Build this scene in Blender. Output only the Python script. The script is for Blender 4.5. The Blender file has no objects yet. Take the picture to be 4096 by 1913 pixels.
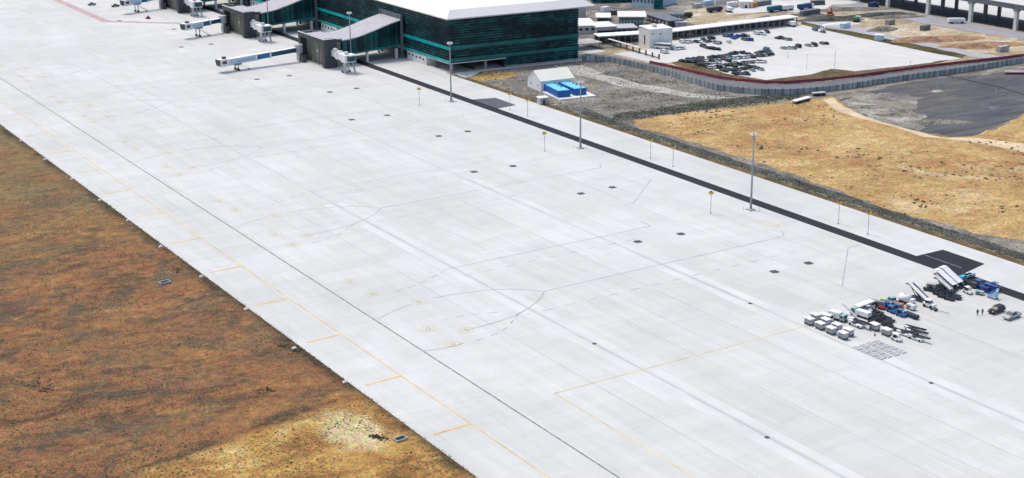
import bpy, math, random
from mathutils import Matrix, Vector
random.seed(7)
R=math.radians
C=bpy.context.scene.collection
S=bpy.context.scene
# ------------------------------------------------------------------ camera
HC=137.0; PIT,YAW,ROL,FP=R(17.9512761),R(32.29673107),R(-0.49354695),6018.55
fw=Vector((math.sin(YAW)*math.cos(PIT),math.cos(YAW)*math.cos(PIT),-math.sin(PIT)))
rt=Vector((math.cos(YAW),-math.sin(YAW),0)); up=rt.cross(fw)
cr,sr=math.cos(ROL),math.sin(ROL)
rt,up=cr*rt+sr*up,-sr*rt+cr*up
cd=bpy.data.cameras.new('camera'); cam=bpy.data.objects.new('camera',cd); C.objects.link(cam)
m=Matrix((rt,up,-fw)).transposed().to_4x4(); m.translation=(0,0,HC); cam.matrix_world=m
cd.sensor_width=36; cd.lens=FP/4096*36; cd.clip_start=1; cd.clip_end=30000
S.camera=cam
S.render.resolution_x=1024; S.render.resolution_y=478
# ------------------------------------------------------------------ world and sun
SUN_EL,SUN_AZ=R(64),R(-14)       # azimuth from +Y towards +X
w=bpy.data.worlds.new('World'); S.world=w; w.use_nodes=True
nt=w.node_tree; bg=nt.nodes['Background']; sky=nt.nodes.new('ShaderNodeTexSky')
sky.sky_type='NISHITA'; sky.sun_disc=False; sky.sun_elevation=SUN_EL; sky.sun_rotation=SUN_AZ
sky.air_density=1.0; sky.dust_density=4.0; sky.ozone_density=1.0
nt.links.new(sky.outputs[0],bg.inputs[0]); bg.inputs[1].default_value=0.15
sl=bpy.data.lights.new('sun','SUN'); sl.energy=1.15; sl.angle=R(10); sl.color=(1,.965,.91)
so=bpy.data.objects.new('sun',sl); C.objects.link(so)
sd=Vector((math.sin(SUN_AZ)*math.cos(SUN_EL),math.cos(SUN_AZ)*math.cos(SUN_EL),math.sin(SUN_EL)))
so.rotation_euler=sd.to_track_quat('Z','Y').to_euler(); so.location=(200,500,400)
S.view_settings.view_transform='Standard'; S.view_settings.look='None'; S.view_settings.gamma=1
S.view_settings.exposure=0.42
# ------------------------------------------------------------------ helpers
def G(x,y,z=0.0):
    """ground point (height z) seen at photograph pixel x,y (4096 wide)"""
    d=fw+rt*((x-2048)/FP)-up*((y-956.5)/FP); t=(z-HC)/d.z
    return (d.x*t,d.y*t)
def ZM(x0,y0,s): return lambda zx,zy,z=0: G(x0+zx*s,y0+zy*s,z)
GS=ZM(3150,1000,.3824)
def tag(o,label=None,cat=None,group=None,kind=None):
    if label:o['label']=label
    if cat:o['category']=cat
    if group:o['group']=group
    if kind:o['kind']=kind
    return o
def empty(name,loc,rz=0):
    o=bpy.data.objects.new(name,None); C.objects.link(o); o.location=(loc[0],loc[1],loc[2] if len(loc)>2 else 0)
    o.rotation_euler=(0,0,rz); o.empty_display_size=.5; return o
class MB:
    def __init__(s): s.v=[];s.f=[];s.m=[]
    def face(s,pts,mi=0):
        n=len(s.v); s.v+=[tuple(p) for p in pts]; s.f.append(tuple(range(n,n+len(pts)))); s.m.append(mi); return s
    def hull8(s,a,b,mi=0):
        """a: bottom ring, b: top ring (same length, ccw)"""
        n=len(s.v);k=len(a); s.v+=[tuple(p) for p in a]+[tuple(p) for p in b]
        s.f.append(tuple(range(n+k-1,n-1,-1))); s.f.append(tuple(range(n+k,n+2*k))); s.m+=[mi,mi]
        for i in range(k):
            j=(i+1)%k; s.f.append((n+i,n+j,n+k+j,n+k+i)); s.m.append(mi)
        return s
    def box(s,x0,x1,y0,y1,z0,z1,mi=0,rz=0,c=(0,0)):
        p=[(x0,y0),(x1,y0),(x1,y1),(x0,y1)]
        if rz:
            cs,sn=math.cos(rz),math.sin(rz); p=[(c[0]+(x-c[0])*cs-(y-c[1])*sn,c[1]+(x-c[0])*sn+(y-c[1])*cs) for x,y in p]
        return s.hull8([(x,y,z0) for x,y in p],[(x,y,z1) for x,y in p],mi)
    def tap(s,x0,x1,y0,y1,z0,z1,dx,dy=None,mi=0):
        """box narrowed at the top by dx,dy on each side"""
        dy=dx if dy is None else dy
        return s.hull8([(x0,y0,z0),(x1,y0,z0),(x1,y1,z0),(x0,y1,z0)],[(x0+dx,y0+dy,z1),(x1-dx,y0+dy,z1),(x1-dx,y1-dy,z1),(x0+dx,y1-dy,z1)],mi)
    def bar(s,p,q,r,n=6,r2=None,mi=0):
        p=Vector(p);q=Vector(q);d=(q-p).normalized();a=d.orthogonal().normalized();b=d.cross(a); r2=r if r2 is None else r2
        return s.hull8([p+(a*math.cos(t)+b*math.sin(t))*r for t in [2*math.pi*i/n for i in range(n)]],
                       [q+(a*math.cos(t)+b*math.sin(t))*r2 for t in [2*math.pi*i/n for i in range(n)]],mi)
    def beam(s,p,q,w,h,mi=0):
        """rectangular bar from p to q, w wide across, h tall"""
        p=Vector(p);q=Vector(q);d=(q-p).normalized();a=d.cross(Vector((0,0,1)));
        a=(a.normalized() if a.length>1e-4 else Vector((1,0,0)))*w/2; b=a.cross(d).normalized()*h/2
        return s.hull8([p-a-b,p+a-b,p+a+b,p-a+b],[q-a-b,q+a-b,q+a+b,q-a+b],mi)
    def prism(s,prof,y0,y1,mi=0):
        """prof: (x,z) outline extruded along y"""
        return s.hull8([(x,y0,z) for x,z in prof],[(x,y1,z) for x,z in prof],mi)
    def build(s,name,mat,parent=None,smooth=False):
        me=bpy.data.meshes.new(name); me.from_pydata(s.v,[],s.f)
        for mm in (mat if isinstance(mat,(list,tuple)) else [mat]): me.materials.append(mm)
        if any(s.m): me.polygons.foreach_set('material_index',s.m)
        me.validate(); 
        import bmesh
        bm=bmesh.new(); bm.from_mesh(me); bmesh.ops.recalc_face_normals(bm,faces=bm.faces); bm.to_mesh(me); bm.free()
        if smooth: me.polygons.foreach_set('use_smooth',[True]*len(me.polygons))
        me.update(); o=bpy.data.objects.new(name,me); C.objects.link(o)
        if parent: o.parent=parent
        return o
def copy_tree(o,parent=None):
    c=o.copy(); C.objects.link(c); c.parent=parent
    for ch in list(o.children): copy_tree(ch,c)
    return c
used=set()
def inst(proto,loc,rz,label=None,group=None):
    if proto.name not in used: used.add(proto.name); o=proto
    else: o=copy_tree(proto)
    o.location=(loc[0],loc[1],loc[2] if len(loc)>2 else GZ); o.rotation_euler=(0,0,rz)
    if label:o['label']=label
    if group:o['group']=group
    return o
GZ=0.06
# ------------------------------------------------------------------ materials
def nodes(name):
    m=bpy.data.materials.new(name); m.use_nodes=True; t=m.node_tree; return m,t,t.nodes['Principled BSDF'],t.nodes,t.links
def M(name,col,rough=.6,metal=0,var=.12,scale=.8,spec=.4):
    m,t,b,N,L=nodes(name); b.inputs['Roughness'].default_value=rough; b.inputs['Metallic'].default_value=metal
    b.inputs['Specular IOR Level'].default_value=spec
    tc=N.new('ShaderNodeTexCoord'); n=N.new('ShaderNodeTexNoise'); n.inputs['Scale'].default_value=scale; n.inputs['Detail'].default_value=5
    L.new(tc.outputs['Object'],n.inputs['Vector'])
    r=N.new('ShaderNodeMapRange'); r.inputs[1].default_value=.3; r.inputs[2].default_value=.7; r.inputs[3].default_value=1-var; r.inputs[4].default_value=1+var*.6
    L.new(n.outputs[0],r.inputs[0])
    mx=N.new('ShaderNodeMix'); mx.data_type='RGBA'; mx.blend_type='MULTIPLY'; mx.inputs[0].default_value=1
    mx.inputs[6].default_value=(*col,1); L.new(r.outputs[0],mx.inputs[7]); L.new(mx.outputs[2],b.inputs['Base Color'])
    return m
class NG:
    """small node-graph shorthand"""
    def __init__(s,name): s.m,s.t,s.b,s.N,s.L=nodes(name); s.tc=s.N.new('ShaderNodeTexCoord')
    def pos(s,sx=1,sy=1,sz=1,rot=0):
        mp=s.N.new('ShaderNodeMapping'); mp.inputs['Scale'].default_value=(sx,sy,sz); mp.inputs['Rotation'].default_value=(0,0,rot)
        s.L.new(s.tc.outputs['Object'],mp.inputs[0]); return mp.outputs[0]
    def noise(s,vec,sc,det=6,rough=.55,dist=0):
        n=s.N.new('ShaderNodeTexNoise'); n.inputs['Scale'].default_value=sc; n.inputs['Detail'].default_value=det
        n.inputs['Roughness'].default_value=rough; n.inputs['Distortion'].default_value=dist; s.L.new(vec,n.inputs['Vector']); return n.outputs[0]
    def rng(s,v,a,b,c,d):
        r=s.N.new('ShaderNodeMapRange'); 
        for i,x in enumerate((a,b,c,d)): r.inputs[i+1].default_value=x
        s.L.new(v,r.inputs[0]); return r.outputs[0]
    def ramp(s,v,st):
        r=s.N.new('ShaderNodeValToRGB'); e=r.color_ramp.elements
        while len(e)<len(st): e.new(.5)
        for i,(p,c) in enumerate(st): e[i].position=p; e[i].color=(*c,1)
        s.L.new(v,r.inputs[0]); return r.outputs[0]
    def mix(s,f,a,b,mode='MIX'):
        x=s.N.new('ShaderNodeMix'); x.data_type='RGBA'; x.blend_type=mode
        for k,v in ((0,f),(6,a),(7,b)):
            if isinstance(v,(int,float)): x.inputs[k].default_value=v if k==0 else (v,v,v,1)
            elif isinstance(v,tuple): x.inputs[k].default_value=(*v,1)
            else: s.L.new(v,x.inputs[k])
        return x.outputs[2]
    def math(s,op,a,b=None,c=None):
        x=s.N.new('ShaderNodeMath'); x.operation=op
        for i,v in enumerate((a,b,c)):
            if v is None: continue
            if isinstance(v,(int,float)): x.inputs[i].default_value=v
            else: s.L.new(v,x.inputs[i])
        return x.outputs[0]
    def xyz(s):
        x=s.N.new('ShaderNodeSeparateXYZ'); s.L.new(s.tc.outputs['Object'],x.inputs[0]); return x.outputs
    def bump(s,h,dist=.3,st=.6):
        b=s.N.new('ShaderNodeBump'); b.inputs['Distance'].default_value=dist; b.inputs['Strength'].default_value=st
        s.L.new(h,b.inputs['Height']); s.L.new(b.outputs[0],s.b.inputs['Normal'])
    def out(s,col,rough=.9,spec=.2):
        s.L.new(col,s.b.inputs['Base Color']); s.b.inputs['Roughness'].default_value=rough; s.b.inputs['Specular IOR Level'].default_value=spec; return s.m
def concrete(name,base,lane=7.5,slab=None,x0=0,rot=0,stain=1.0):
    g=NG(name); X,Y,_=g.xyz()
    u=g.math('DIVIDE',g.math('SUBTRACT',X,x0),lane); fu=g.math('FLOOR',u)
    wn=g.N.new('ShaderNodeTexWhiteNoise'); wn.noise_dimensions='2D'
    v=g.math('FLOOR',g.math('ADD',g.math('DIVIDE',Y,70),g.math('MULTIPLY',fu,.37)))
    cb=g.N.new('ShaderNodeCombineXYZ'); g.L.new(fu,cb.inputs[0]); g.L.new(v,cb.inputs[1]); g.L.new(cb.outputs[0],wn.inputs[0])
    c=g.mix(1,base,g.rng(wn.outputs[0],0,1,.972,1.02),'MULTIPLY')
    # slab to slab tone
    wn2=g.N.new('ShaderNodeTexWhiteNoise'); wn2.noise_dimensions='2D'; cb2=g.N.new('ShaderNodeCombineXYZ')
    g.L.new(fu,cb2.inputs[0]); g.L.new(g.math('FLOOR',g.math('DIVIDE',Y,7.5)),cb2.inputs[1]); g.L.new(cb2.outputs[0],wn2.inputs[0])
    c=g.mix(1,c,g.rng(wn2.outputs[0],0,1,.968,1.02),'MULTIPLY')
    # long stains along the lanes, short cross ones, broad clouds
    c=g.mix(1,c,g.rng(g.noise(g.pos(.45,.035,1),1,7,.6,.4),.32,.68,1-.05*stain,1.025),'MULTIPLY')
    c=g.mix(1,c,g.rng(g.noise(g.pos(.03,.16,1),1,7,.6,.6),.3,.7,1-.06*stain,1.03),'MULTIPLY')
    c=g.mix(1,c,g.rng(g.noise(g.pos(.02,.016,1),1,5,.6,.5),.35,.65,1-.07*stain,1.04),'MULTIPLY')
    c=g.mix(1,c,g.rng(g.noise(g.pos(1,1,1),.9,8,.7),.3,.7,.965,1.03),'MULTIPLY')
    c=g.mix(g.math('MULTIPLY',g.rng(g.noise(g.pos(.028,.20,1,.12),1,8,.62,1.2),.52,.70,0,.26*stain),g.rng(g.noise(g.pos(.006,.006,1),1,3),.42,.6,.15,1)),c,tuple(x*.74 for x in base))
    c=g.mix(1,c,g.rng(g.noise(g.pos(.30,.012,1,.01),1,7,.7,.3),.35,.65,1-.03*stain,1.015),'MULTIPLY')
    sp=g.noise(g.pos(.09,.05,1),1,8,.75,1.5); c=g.mix(g.rng(sp,.58,.76,0,.42*stain),c,tuple(x*.72 for x in base))
    # joints
    j=g.math('ABSOLUTE',g.math('SUBTRACT',g.math('FRACT',u),.5)); jm=g.rng(j,.486,.492,0,1)
    k=g.math('ABSOLUTE',g.math('SUBTRACT',g.math('FRACT',g.math('DIVIDE',Y,7.5)),.5)); km=g.rng(k,.486,.492,0,.35)
    c=g.mix(g.math('MULTIPLY',g.math('MAXIMUM',jm,km),g.rng(g.noise(g.pos(.05,.05,1),1,3),.35,.65,.05,.5)),c,tuple(x*.62 for x in base))
    return g.out(c,.85,.25)
m_apron=concrete('apron_concrete',(.574,.583,.562),7.16,x0=148.2)
m_lot=concrete('lot_concrete',(.575,.578,.555),6,stain=.8)
m_pale=concrete('pale_concrete',(.56,.567,.545),9,stain=.6)
def asphalt(name,base):
    g=NG(name); c=g.mix(1,base,g.rng(g.noise(g.pos(.5,.06,1),1,7,.6),.3,.7,.8,1.2),'MULTIPLY')
    c=g.mix(1,c,g.rng(g.noise(g.pos(),3,6,.7),.3,.7,.8,1.2),'MULTIPLY')
    return g.out(c,.9,.2)
m_asph=asphalt('asphalt',(.026,.028,.035)); m_asph2=asphalt('worn_asphalt',(.13,.135,.145)); m_road=asphalt('grey_road',(.30,.30,.32))
g=NG('dark_gravel_fill'); c=g.ramp(g.noise(g.pos(.03,.16,1,.9),1,9,.65,.8),[(.3,(.06,.065,.07)),(.5,(.095,.10,.11)),(.7,(.15,.155,.16))])
c=g.mix(g.rng(g.noise(g.pos(.03,.03,1),1,6,.6,.5),.5,.66,0,.55),c,(.16,.15,.115)); nn=g.noise(g.pos(),1.2,7,.75); c=g.mix(1,c,g.rng(nn,.3,.7,.6,1.4),'MULTIPLY'); g.bump(g.noise(g.pos(.05,.35,1,.9),1,7,.6,.8),.9,.8)
m_black=g.out(c,.95,.1)
def soil(name,stops,sx,sy,rot,dark=(.035,.03,.02),spots=.5,grain=1.6,patch=None,hv=.38):
    g=NG(name)
    a=g.noise(g.pos(sx,sy,1,rot),1,9,.68,.6)
    c=g.ramp(a,stops)
    b=g.noise(g.pos(.012,.02,1,.6),1,7,.6,.8); 
    if patch: 
        for cc,lo,hi,vec,fac in patch:
            c=g.mix(g.rng(g.noise(g.pos(*vec),1,9,.66,.7),lo,hi,0,fac),c,cc)
    # clumped speckle at tuft size
    n=g.noise(g.pos(1,1,1),grain,6,.75); c=g.mix(1,c,g.rng(n,.3,.7,.38,1.75),'MULTIPLY')
    hue=g.N.new('ShaderNodeTexNoise'); hue.inputs['Scale'].default_value=grain*.55; hue.inputs['Detail'].default_value=5; g.L.new(g.pos(),hue.inputs['Vector'])
    c=g.mix(hv,c,g.mix(1,c,g.mix(1,hue.outputs[1],(2.0,2.0,2.0),'MULTIPLY'),'MULTIPLY'))
    n3=g.noise(g.pos(1,1,1),grain*.22,6,.75); c=g.mix(1,c,g.rng(n3,.3,.7,.68,1.35),'MULTIPLY')
    vor=g.N.new('ShaderNodeTexVoronoi'); vor.inputs['Scale'].default_value=.55; g.L.new(g.pos(),vor.inputs['Vector'])
    c=g.mix(g.math('MULTIPLY',g.rng(vor.outputs[0],.18,.34,1,0),g.rng(n3,.45,.6,0,spots)),c,dark)
    g.bump(n,.35,.7)
    return g.out(c,.97,.1)
m_yel=soil('yellow_grassland',[(.3,(.20,.11,.04)),(.45,(.34,.20,.06)),(.58,(.44,.30,.09)),(.72,(.50,.42,.20))],.04,.07,.2,
  patch=[((.50,.47,.28),.56,.66,(.035,.05,1,.7),.75),((.12,.085,.05),.60,.70,(.05,.03,1,.1),.8)])
def left_soil():
    g=NG('dry_grassland'); X,Y,_=g.xyz()
    a=g.noise(g.pos(.042,.062,1,.22),1,10,.76,1.3)
    c=g.ramp(a,[(.30,(.065,.045,.032)),(.42,(.135,.074,.044)),(.50,(.25,.12,.058)),(.60,(.205,.118,.056)),(.72,(.34,.20,.08))])
    c=g.mix(g.rng(g.noise(g.pos(.035,.055,1,.5),1,9,.72,1.0),.50,.63,0,.6),c,(.36,.20,.07))
    c=g.mix(g.rng(g.noise(g.pos(.022,.032,1,.2),1,9,.74,1.0),.50,.60,0,.72),c,(.08,.078,.06))
    n0=g.noise(g.pos(.03,.05,1,.3),1,9,.68,.5)
    c=g.mix(g.rng(g.noise(g.pos(.10,.13,1,.4),1,9,.72,.6),.52,.62,0,.72),c,(.07,.062,.042))
    c=g.mix(g.rng(g.noise(g.pos(.07,.11,1,2.0),1,9,.75,.6),.56,.68,0,.6),c,(.34,.20,.085))
    # olive zone towards the far corner
    c=g.mix(g.math('MULTIPLY',g.rng(Y,400,500,0,.75),g.rng(n0,.38,.55,.3,1)),c,(.185,.15,.075))
    # yellow straw zone: beyond a wavering line near the camera
    d=g.math('ADD',g.math('MULTIPLY',g.math('SUBTRACT',X,LX0),LNX),g.math('MULTIPLY',g.math('SUBTRACT',Y,LY0),LNY))
    d=g.math('ADD',d,g.math('MULTIPLY',g.math('SUBTRACT',n0,.5),26))
    yl=g.ramp(g.noise(g.pos(.05,.09,1,.2),1,9,.7,.5),[(.34,(.17,.09,.04)),(.46,(.33,.18,.062)),(.56,(.43,.27,.085)),(.68,(.52,.41,.19))])
    c=g.mix(g.rng(d,-1.5,3.5,0,.92),c,yl)
    c=g.mix(g.math('MULTIPLY',g.rng(g.math('ABSOLUTE',g.math('ADD',d,1.5)),.4,2.4,.85,0),g.rng(g.noise(g.pos(.09,.09,1),1,7,.7),.45,.58,0,1)),c,(.05,.045,.03))
    # bleached patch inside it
    e=g.math('ADD',g.math('POWER',g.math('DIVIDE',g.math('SUBTRACT',X,WX),6.5),2),g.math('POWER',g.math('DIVIDE',g.math('SUBTRACT',Y,WY),11),2))
    e=g.math('ADD',e,g.math('MULTIPLY',g.math('SUBTRACT',g.noise(g.pos(.12,.12,1),1,8,.7),.5),3.2))
    c=g.mix(g.rng(e,.4,1.3,.8,0),c,(.52,.46,.26))
    # dark rim along the concrete
    c=g.mix(g.math('MULTIPLY',g.rng(g.math('ADD',X,g.math('MULTIPLY',g.math('SUBTRACT',n0,.5),9)),134.2,137.2,0,.85),g.rng(n0,.36,.56,.35,1)),c,(.045,.04,.028))
    hue=g.N.new('ShaderNodeTexNoise'); hue.inputs['Scale'].default_value=.8; hue.inputs['Detail'].default_value=5; g.L.new(g.pos(),hue.inputs['Vector'])
    c=g.mix(.45,c,g.mix(1,c,g.mix(1,hue.outputs[1],(2.0,2.0,2.0),'MULTIPLY'),'MULTIPLY'))
    n=g.noise(g.pos(),1.7,6,.78); c=g.mix(1,c,g.rng(n,.3,.7,.35,1.75),'MULTIPLY')
    n3=g.noise(g.pos(1,1,1),.34,6,.72); c=g.mix(1,c,g.rng(n3,.3,.7,.64,1.36),'MULTIPLY')
    g.bump(n,.35,.7); return g.out(c,.97,.1)
(ax_,ay_),(bx_,by_)=G(560,1913),G(1390,1560); ll=math.hypot(bx_-ax_,by_-ay_); LX0,LY0=ax_,ay_; LNX,LNY=(by_-ay_)/ll,-(bx_-ax_)/ll; WX,WY=G(1400,1720)
m_soil=left_soil()
m_tan=soil('tan_field',[(.3,(.22,.14,.07)),(.44,(.34,.225,.095)),(.56,(.42,.295,.13)),(.7,(.49,.38,.20))],.03,.035,.3,spots=.12,grain=1.1,
  patch=[((.29,.135,.06),.52,.66,(.03,.05,1,.5),.65),((.22,.16,.10),.57,.68,(.06,.09,1,1.5),.5),((.62,.52,.34),.57,.72,(.05,.03,1,-.5),.55),((.46,.40,.30),.60,.74,(.02,.025,1,.2),.5)])
m_grav=soil('grey_gravel',[(.3,(.085,.08,.068)),(.45,(.165,.155,.13)),(.58,(.25,.235,.20)),(.72,(.34,.315,.255))],.05,.07,.1,spots=.35,grain=1.3,
  patch=[((.08,.09,.085),.54,.66,(.03,.05,1,.5),.7),((.36,.20,.08),.60,.72,(.03,.05,1,.1),.5)])
m_earth=soil('pale_earth',[(.3,(.20,.15,.10)),(.45,(.33,.27,.18)),(.58,(.44,.39,.28)),(.72,(.54,.50,.40))],.03,.04,.3,spots=.2,grain=.9,
  patch=[((.30,.15,.07),.54,.66,(.02,.05,1,.2),.6),((.15,.15,.14),.55,.66,(.03,.02,1,.8),.7),((.52,.53,.54),.56,.66,(.02,.03,1,-.3),.6)])
m_ditch=soil('ditch_scrub',[(.3,(.025,.028,.022)),(.46,(.06,.065,.055)),(.6,(.11,.11,.10)),(.75,(.19,.17,.13))],.2,.1,.1,spots=.6,grain=1.4)
m_red=soil('red_verge',[(.3,(.05,.04,.028)),(.46,(.10,.085,.045)),(.6,(.16,.11,.055)),(.75,(.24,.19,.10))],.2,.1,.1,spots=.5,grain=1.4)
def simple(**k):
    return k
mt=dict(
 white=M('white_paint',(.80,.80,.80),.45), cream=M('off_white_panel',(.68,.68,.65),.6), lgrey=M('light_grey_metal',(.45,.46,.48),.5),
 grey=M('grey_metal',(.25,.26,.28),.5), dgrey=M('dark_grey_metal',(.075,.08,.09),.55), black=M('black_rubber',(.015,.016,.018),.8),
 dark=M('dark_steel',(.03,.035,.045),.5), glass=M('tinted_glass',(.02,.035,.04),.15,0,.3,1,.7), navy=M('navy_steel',(.022,.035,.06),.5),
 blue=M('blue_paint',(.035,.15,.38),.4), lblue=M('pale_blue_panel',(.46,.62,.72),.5), cyan=M('cyan_panel',(.06,.42,.58),.5), dblue=M('deep_blue_paint',(.015,.04,.22),.4),
 tankside=M('blue_tank_side',(.01,.12,.42),.5), tanktop=M('light_blue_tank_top',(.15,.58,.80),.5),
 yellow=M('yellow_paint',(.74,.50,.06),.5), orange=M('orange_paint',(.55,.17,.04),.5), red=M('red_paint',(.35,.03,.03),.5), maroon=M('maroon_kerb',(.28,.055,.075),.7,0,.35,.3),
 galv=M('galvanised_steel',(.33,.36,.38),.45,.3), roofw=M('white_roof_sheet',(.76,.77,.67),.5,0,.05,.06), fascia=M('fascia_panel',(.60,.60,.60),.5,0,.06,.1),
 conc=M('precast_concrete',(.42,.42,.41),.85,0,.2,.4), concw=M('white_render',(.76,.76,.74),.85,0,.12,.4), tan=M('tan_wall',(.30,.275,.205),.8,0,.4,.5),
 tower=M('charcoal_cladding',(.058,.063,.075),.6,0,.35,.35), lavender=M('grey_roof_membrane',(.42,.41,.43),.8,0,.15,.4), slate=M('slate_wall',(.14,.16,.18),.7,0,.3,.4),
 fence=M('fence_panel_grey',(.22,.25,.27),.8,0,.35,.25), fencep=M('fence_post_dark',(.09,.10,.11),.8), green=M('green_plastic',(.06,.20,.10),.6), mint=M('pale_green_glass',(.30,.48,.43),.3),
 wood=M('brown_load',(.16,.11,.07),.8), skin=M('skin',(.35,.2,.13),.6), hivis=M('yellow_green_vest',(.45,.60,.10),.7),
 scrub=M('scrub_leaves',(.045,.05,.025),.9,0,.6,.5), straw=M('straw_tuft',(.24,.17,.07),.9,0,.4,.5), rock=M('stone',(.20,.20,.18),.9,0,.5,.4),
 yline=M('yellow_road_paint',(.66,.47,.15),.7,0,.3,.25), ypale=M('faded_yellow_paint',(.59,.53,.33),.8,0,.2,.25), gline=M('grey_road_paint',(.38,.38,.385),.8,0,.35,.2),
 drain=M('drain_grating',(.24,.25,.24),.8,0,.5,.6), iron=M('iron_cover',(.06,.065,.07),.7,0,.3,.8), stripl=M('pale_joint_band',(.581,.590,.569),.85,0,.10,.09),
)
# curtain wall: deep teal glass, row by row and pane by pane tone
def curtain(name,axis,dark=1.0,vert=False):
    g=NG(name); X,Y,Z=g.xyz(); U=X if axis=='x' else Y
    wn=g.N.new('ShaderNodeTexWhiteNoise'); wn.noise_dimensions='2D'; cb=g.N.new('ShaderNodeCombineXYZ')
    g.L.new(g.math('FLOOR',g.math('DIVIDE',U,1.1 if vert else 2.4)),cb.inputs[0]); g.L.new(g.math('FLOOR',g.math('DIVIDE',Z,40 if vert else 1.18)),cb.inputs[1]); g.L.new(cb.outputs[0],wn.inputs[0])
    c=g.ramp(wn.outputs[0],[(0,(.004,.028,.036)),(.45,(.006,.075,.085)),(.85,(.010,.13,.14)),(1,(.04,.16,.15))])
    c=g.mix(1,c,g.rng(g.noise(g.pos(.05,.05,.09),1,4,.6,.5),.35,.65,.45*dark,2.1*dark),'MULTIPLY')
    g.b.inputs['IOR'].default_value=1.35
    return g.out(c,.35,.35)
m_cwx=curtain('curtain_wall_end','x',1.0); m_cwy=curtain('curtain_wall_side','y',.9); m_cwc=curtain('connector_glass','x',.72,True)
m_teal=M('teal_spandrel_lit',(.008,.42,.40),.35,0,.35,.2); m_teal2=M('teal_spandrel_shaded',(.004,.165,.155),.35,0,.35,.12)  # one teal in two tones: lit side and shaded end put into colour
m_louv=M('louvre_metal',(.007,.010,.014),.6,0,.4,.3)
# ------------------------------------------------------------------ setting
def sheet(name,pts,z,mat,jit=0,step=4,kind='structure'):
    if jit:
        out=[]
        for i,(x,y) in enumerate(pts):
            X,Y=pts[(i+1)%len(pts)]; n=max(1,int(math.hypot(X-x,Y-y)/step))
            for k in range(n): out.append((x+(X-x)*k/n+random.uniform(-jit,jit),y+(Y-y)*k/n+random.uniform(-jit,jit)))
        pts=out
    me=bpy.data.meshes.new(name); import bmesh
    bm=bmesh.new(); vs=[bm.verts.new((x,y,z)) for x,y in pts]; es=[bm.edges.new((vs[i],vs[(i+1)%len(vs)])) for i in range(len(vs))]
    bmesh.ops.triangle_fill(bm,use_beauty=True,edges=es); bmesh.ops.recalc_face_normals(bm,faces=bm.faces)
    if bm.faces and sum(f.normal.z for f in bm.faces)<0: bmesh.ops.reverse_faces(bm,faces=bm.faces)
    bm.to_mesh(me); bm.free(); me.materials.append(mat)
    o=bpy.data.objects.new(name,me); C.objects.link(o); tag(o,kind=kind); return o
def rect(x0,x1,y0,y1): return [(x0,y0),(x1,y0),(x1,y1),(x0,y1)]
sheet('ground',rect(-8000,9000,-4000,14000),-.05,m_earth)
sheet('grassland',rect(-900,138,-300,1500),-.02,m_soil)
ap=MB().box(137.8,330.8,-150,1500,-.4,.05).build('apron',m_apron); tag(ap,kind='structure')
sheet('terminal_forecourt',rect(330.8,420,578,1500),.02,m_pale)
m_site=soil('construction_ground',[(.3,(.09,.085,.075)),(.45,(.17,.16,.14)),(.58,(.25,.235,.20)),(.72,(.36,.33,.27))],.03,.04,.3,spots=.25,grain=.9,patch=[((.08,.08,.085),.5,.62,(.03,.04,1,.4),.8),((.45,.42,.36),.56,.68,(.03,.02,1,.7),.8)])
sheet('construction_ground',[(430,583),(470,588),(520,594),(546,592),(560,640),(600,700),(620,1400),(420,1400),(420,585)],.03,m_site,1.5,6)
sheet('site_sand_yard',[G(*p) for p in ((2740,45),(2810,30),(2960,48),(3100,55),(3000,75),(2880,92),(2780,100),(2730,85))],.045,m_earth,1.5,5)
sheet('site_paved_road',[G(*p) for p in ((2900,60),(3060,48),(3290,48),(3330,20),(3420,15),(3440,2),(3100,2),(2950,30))],.05,m_pale,1.0,5)
def rough_band(name,x0,x1,y0,y1,mat,z,jit): sheet(name,rect(x0,x1,y0,y1),z,mat,jit,3)
# right of the apron
gp=[(331,573)]+[(331,y) for y in (300,0,-100)]+[(700,-100),(700,460),(560,452),(440,455),(412,475),(409,520),(404,560),(398,570.5)]
sheet('gravel_ground',gp,.0,m_grav)
fieldpx=((2530,480),(2600,462),(2900,435),(3140,410),(3330,385),(3400,440),(3500,480),(3680,530),(3850,548),(4000,510),(4096,455),(4300,400),(4300,1010),(4096,965),(3950,945),(3600,850),(3300,745),(3000,640),(2700,545),(2560,510))
sheet('tan_field',[G(*p) for p in fieldpx],.02,m_tan,1.2,4)
sheet('gravel_yard',[G(*p) for p in ((3350,400),(3430,385),(3600,335),(3800,312),(4300,262),(4300,455),(4096,452),(4000,500),(3880,543),(3800,545),(3680,525),(3520,480),(3420,442))],.035,m_black,1.5,4)
sheet('mixed_spoil_ground',[G(*p) for p in ((3380,398),(3480,375),(3600,372),(3680,390),(3660,430),(3700,470),(3690,530),(3560,500),(3430,448),(3385,425))],.045,m_site,2.2,3)
sheet('dark_spoil_bank',[G(*p) for p in ((2780,104),(2900,92),(3050,70),(3220,52),(3290,56),(3330,66),(3240,74),(3190,66),(3060,80),(2900,103),(2760,118))],.06,soil('grey_spoil',[(.3,(.05,.05,.05)),(.46,(.09,.09,.09)),(.6,(.14,.14,.13)),(.75,(.20,.19,.17))],.1,.1,.1,spots=.3,grain=1.0),1.2,4)
sheet('dirt_track',[G(*p) for p in ((3330,390),(3380,430),(3470,470),(3640,520),(3780,552),(3900,552),(4300,600),(4300,650),(4096,610),(3900,570),(3700,548),(3560,505),(3420,470),(3340,440),(3290,400))],.05,M('track_dust',(.58,.47,.30),.9,0,.2,.1),.6,4)
sheet('ditch',[(334.5,y) for y in range(478,60,-20)]+[(339.5,y) for y in range(60,470,20)]+[(342,486)],.03,m_ditch,.8,3)
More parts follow.
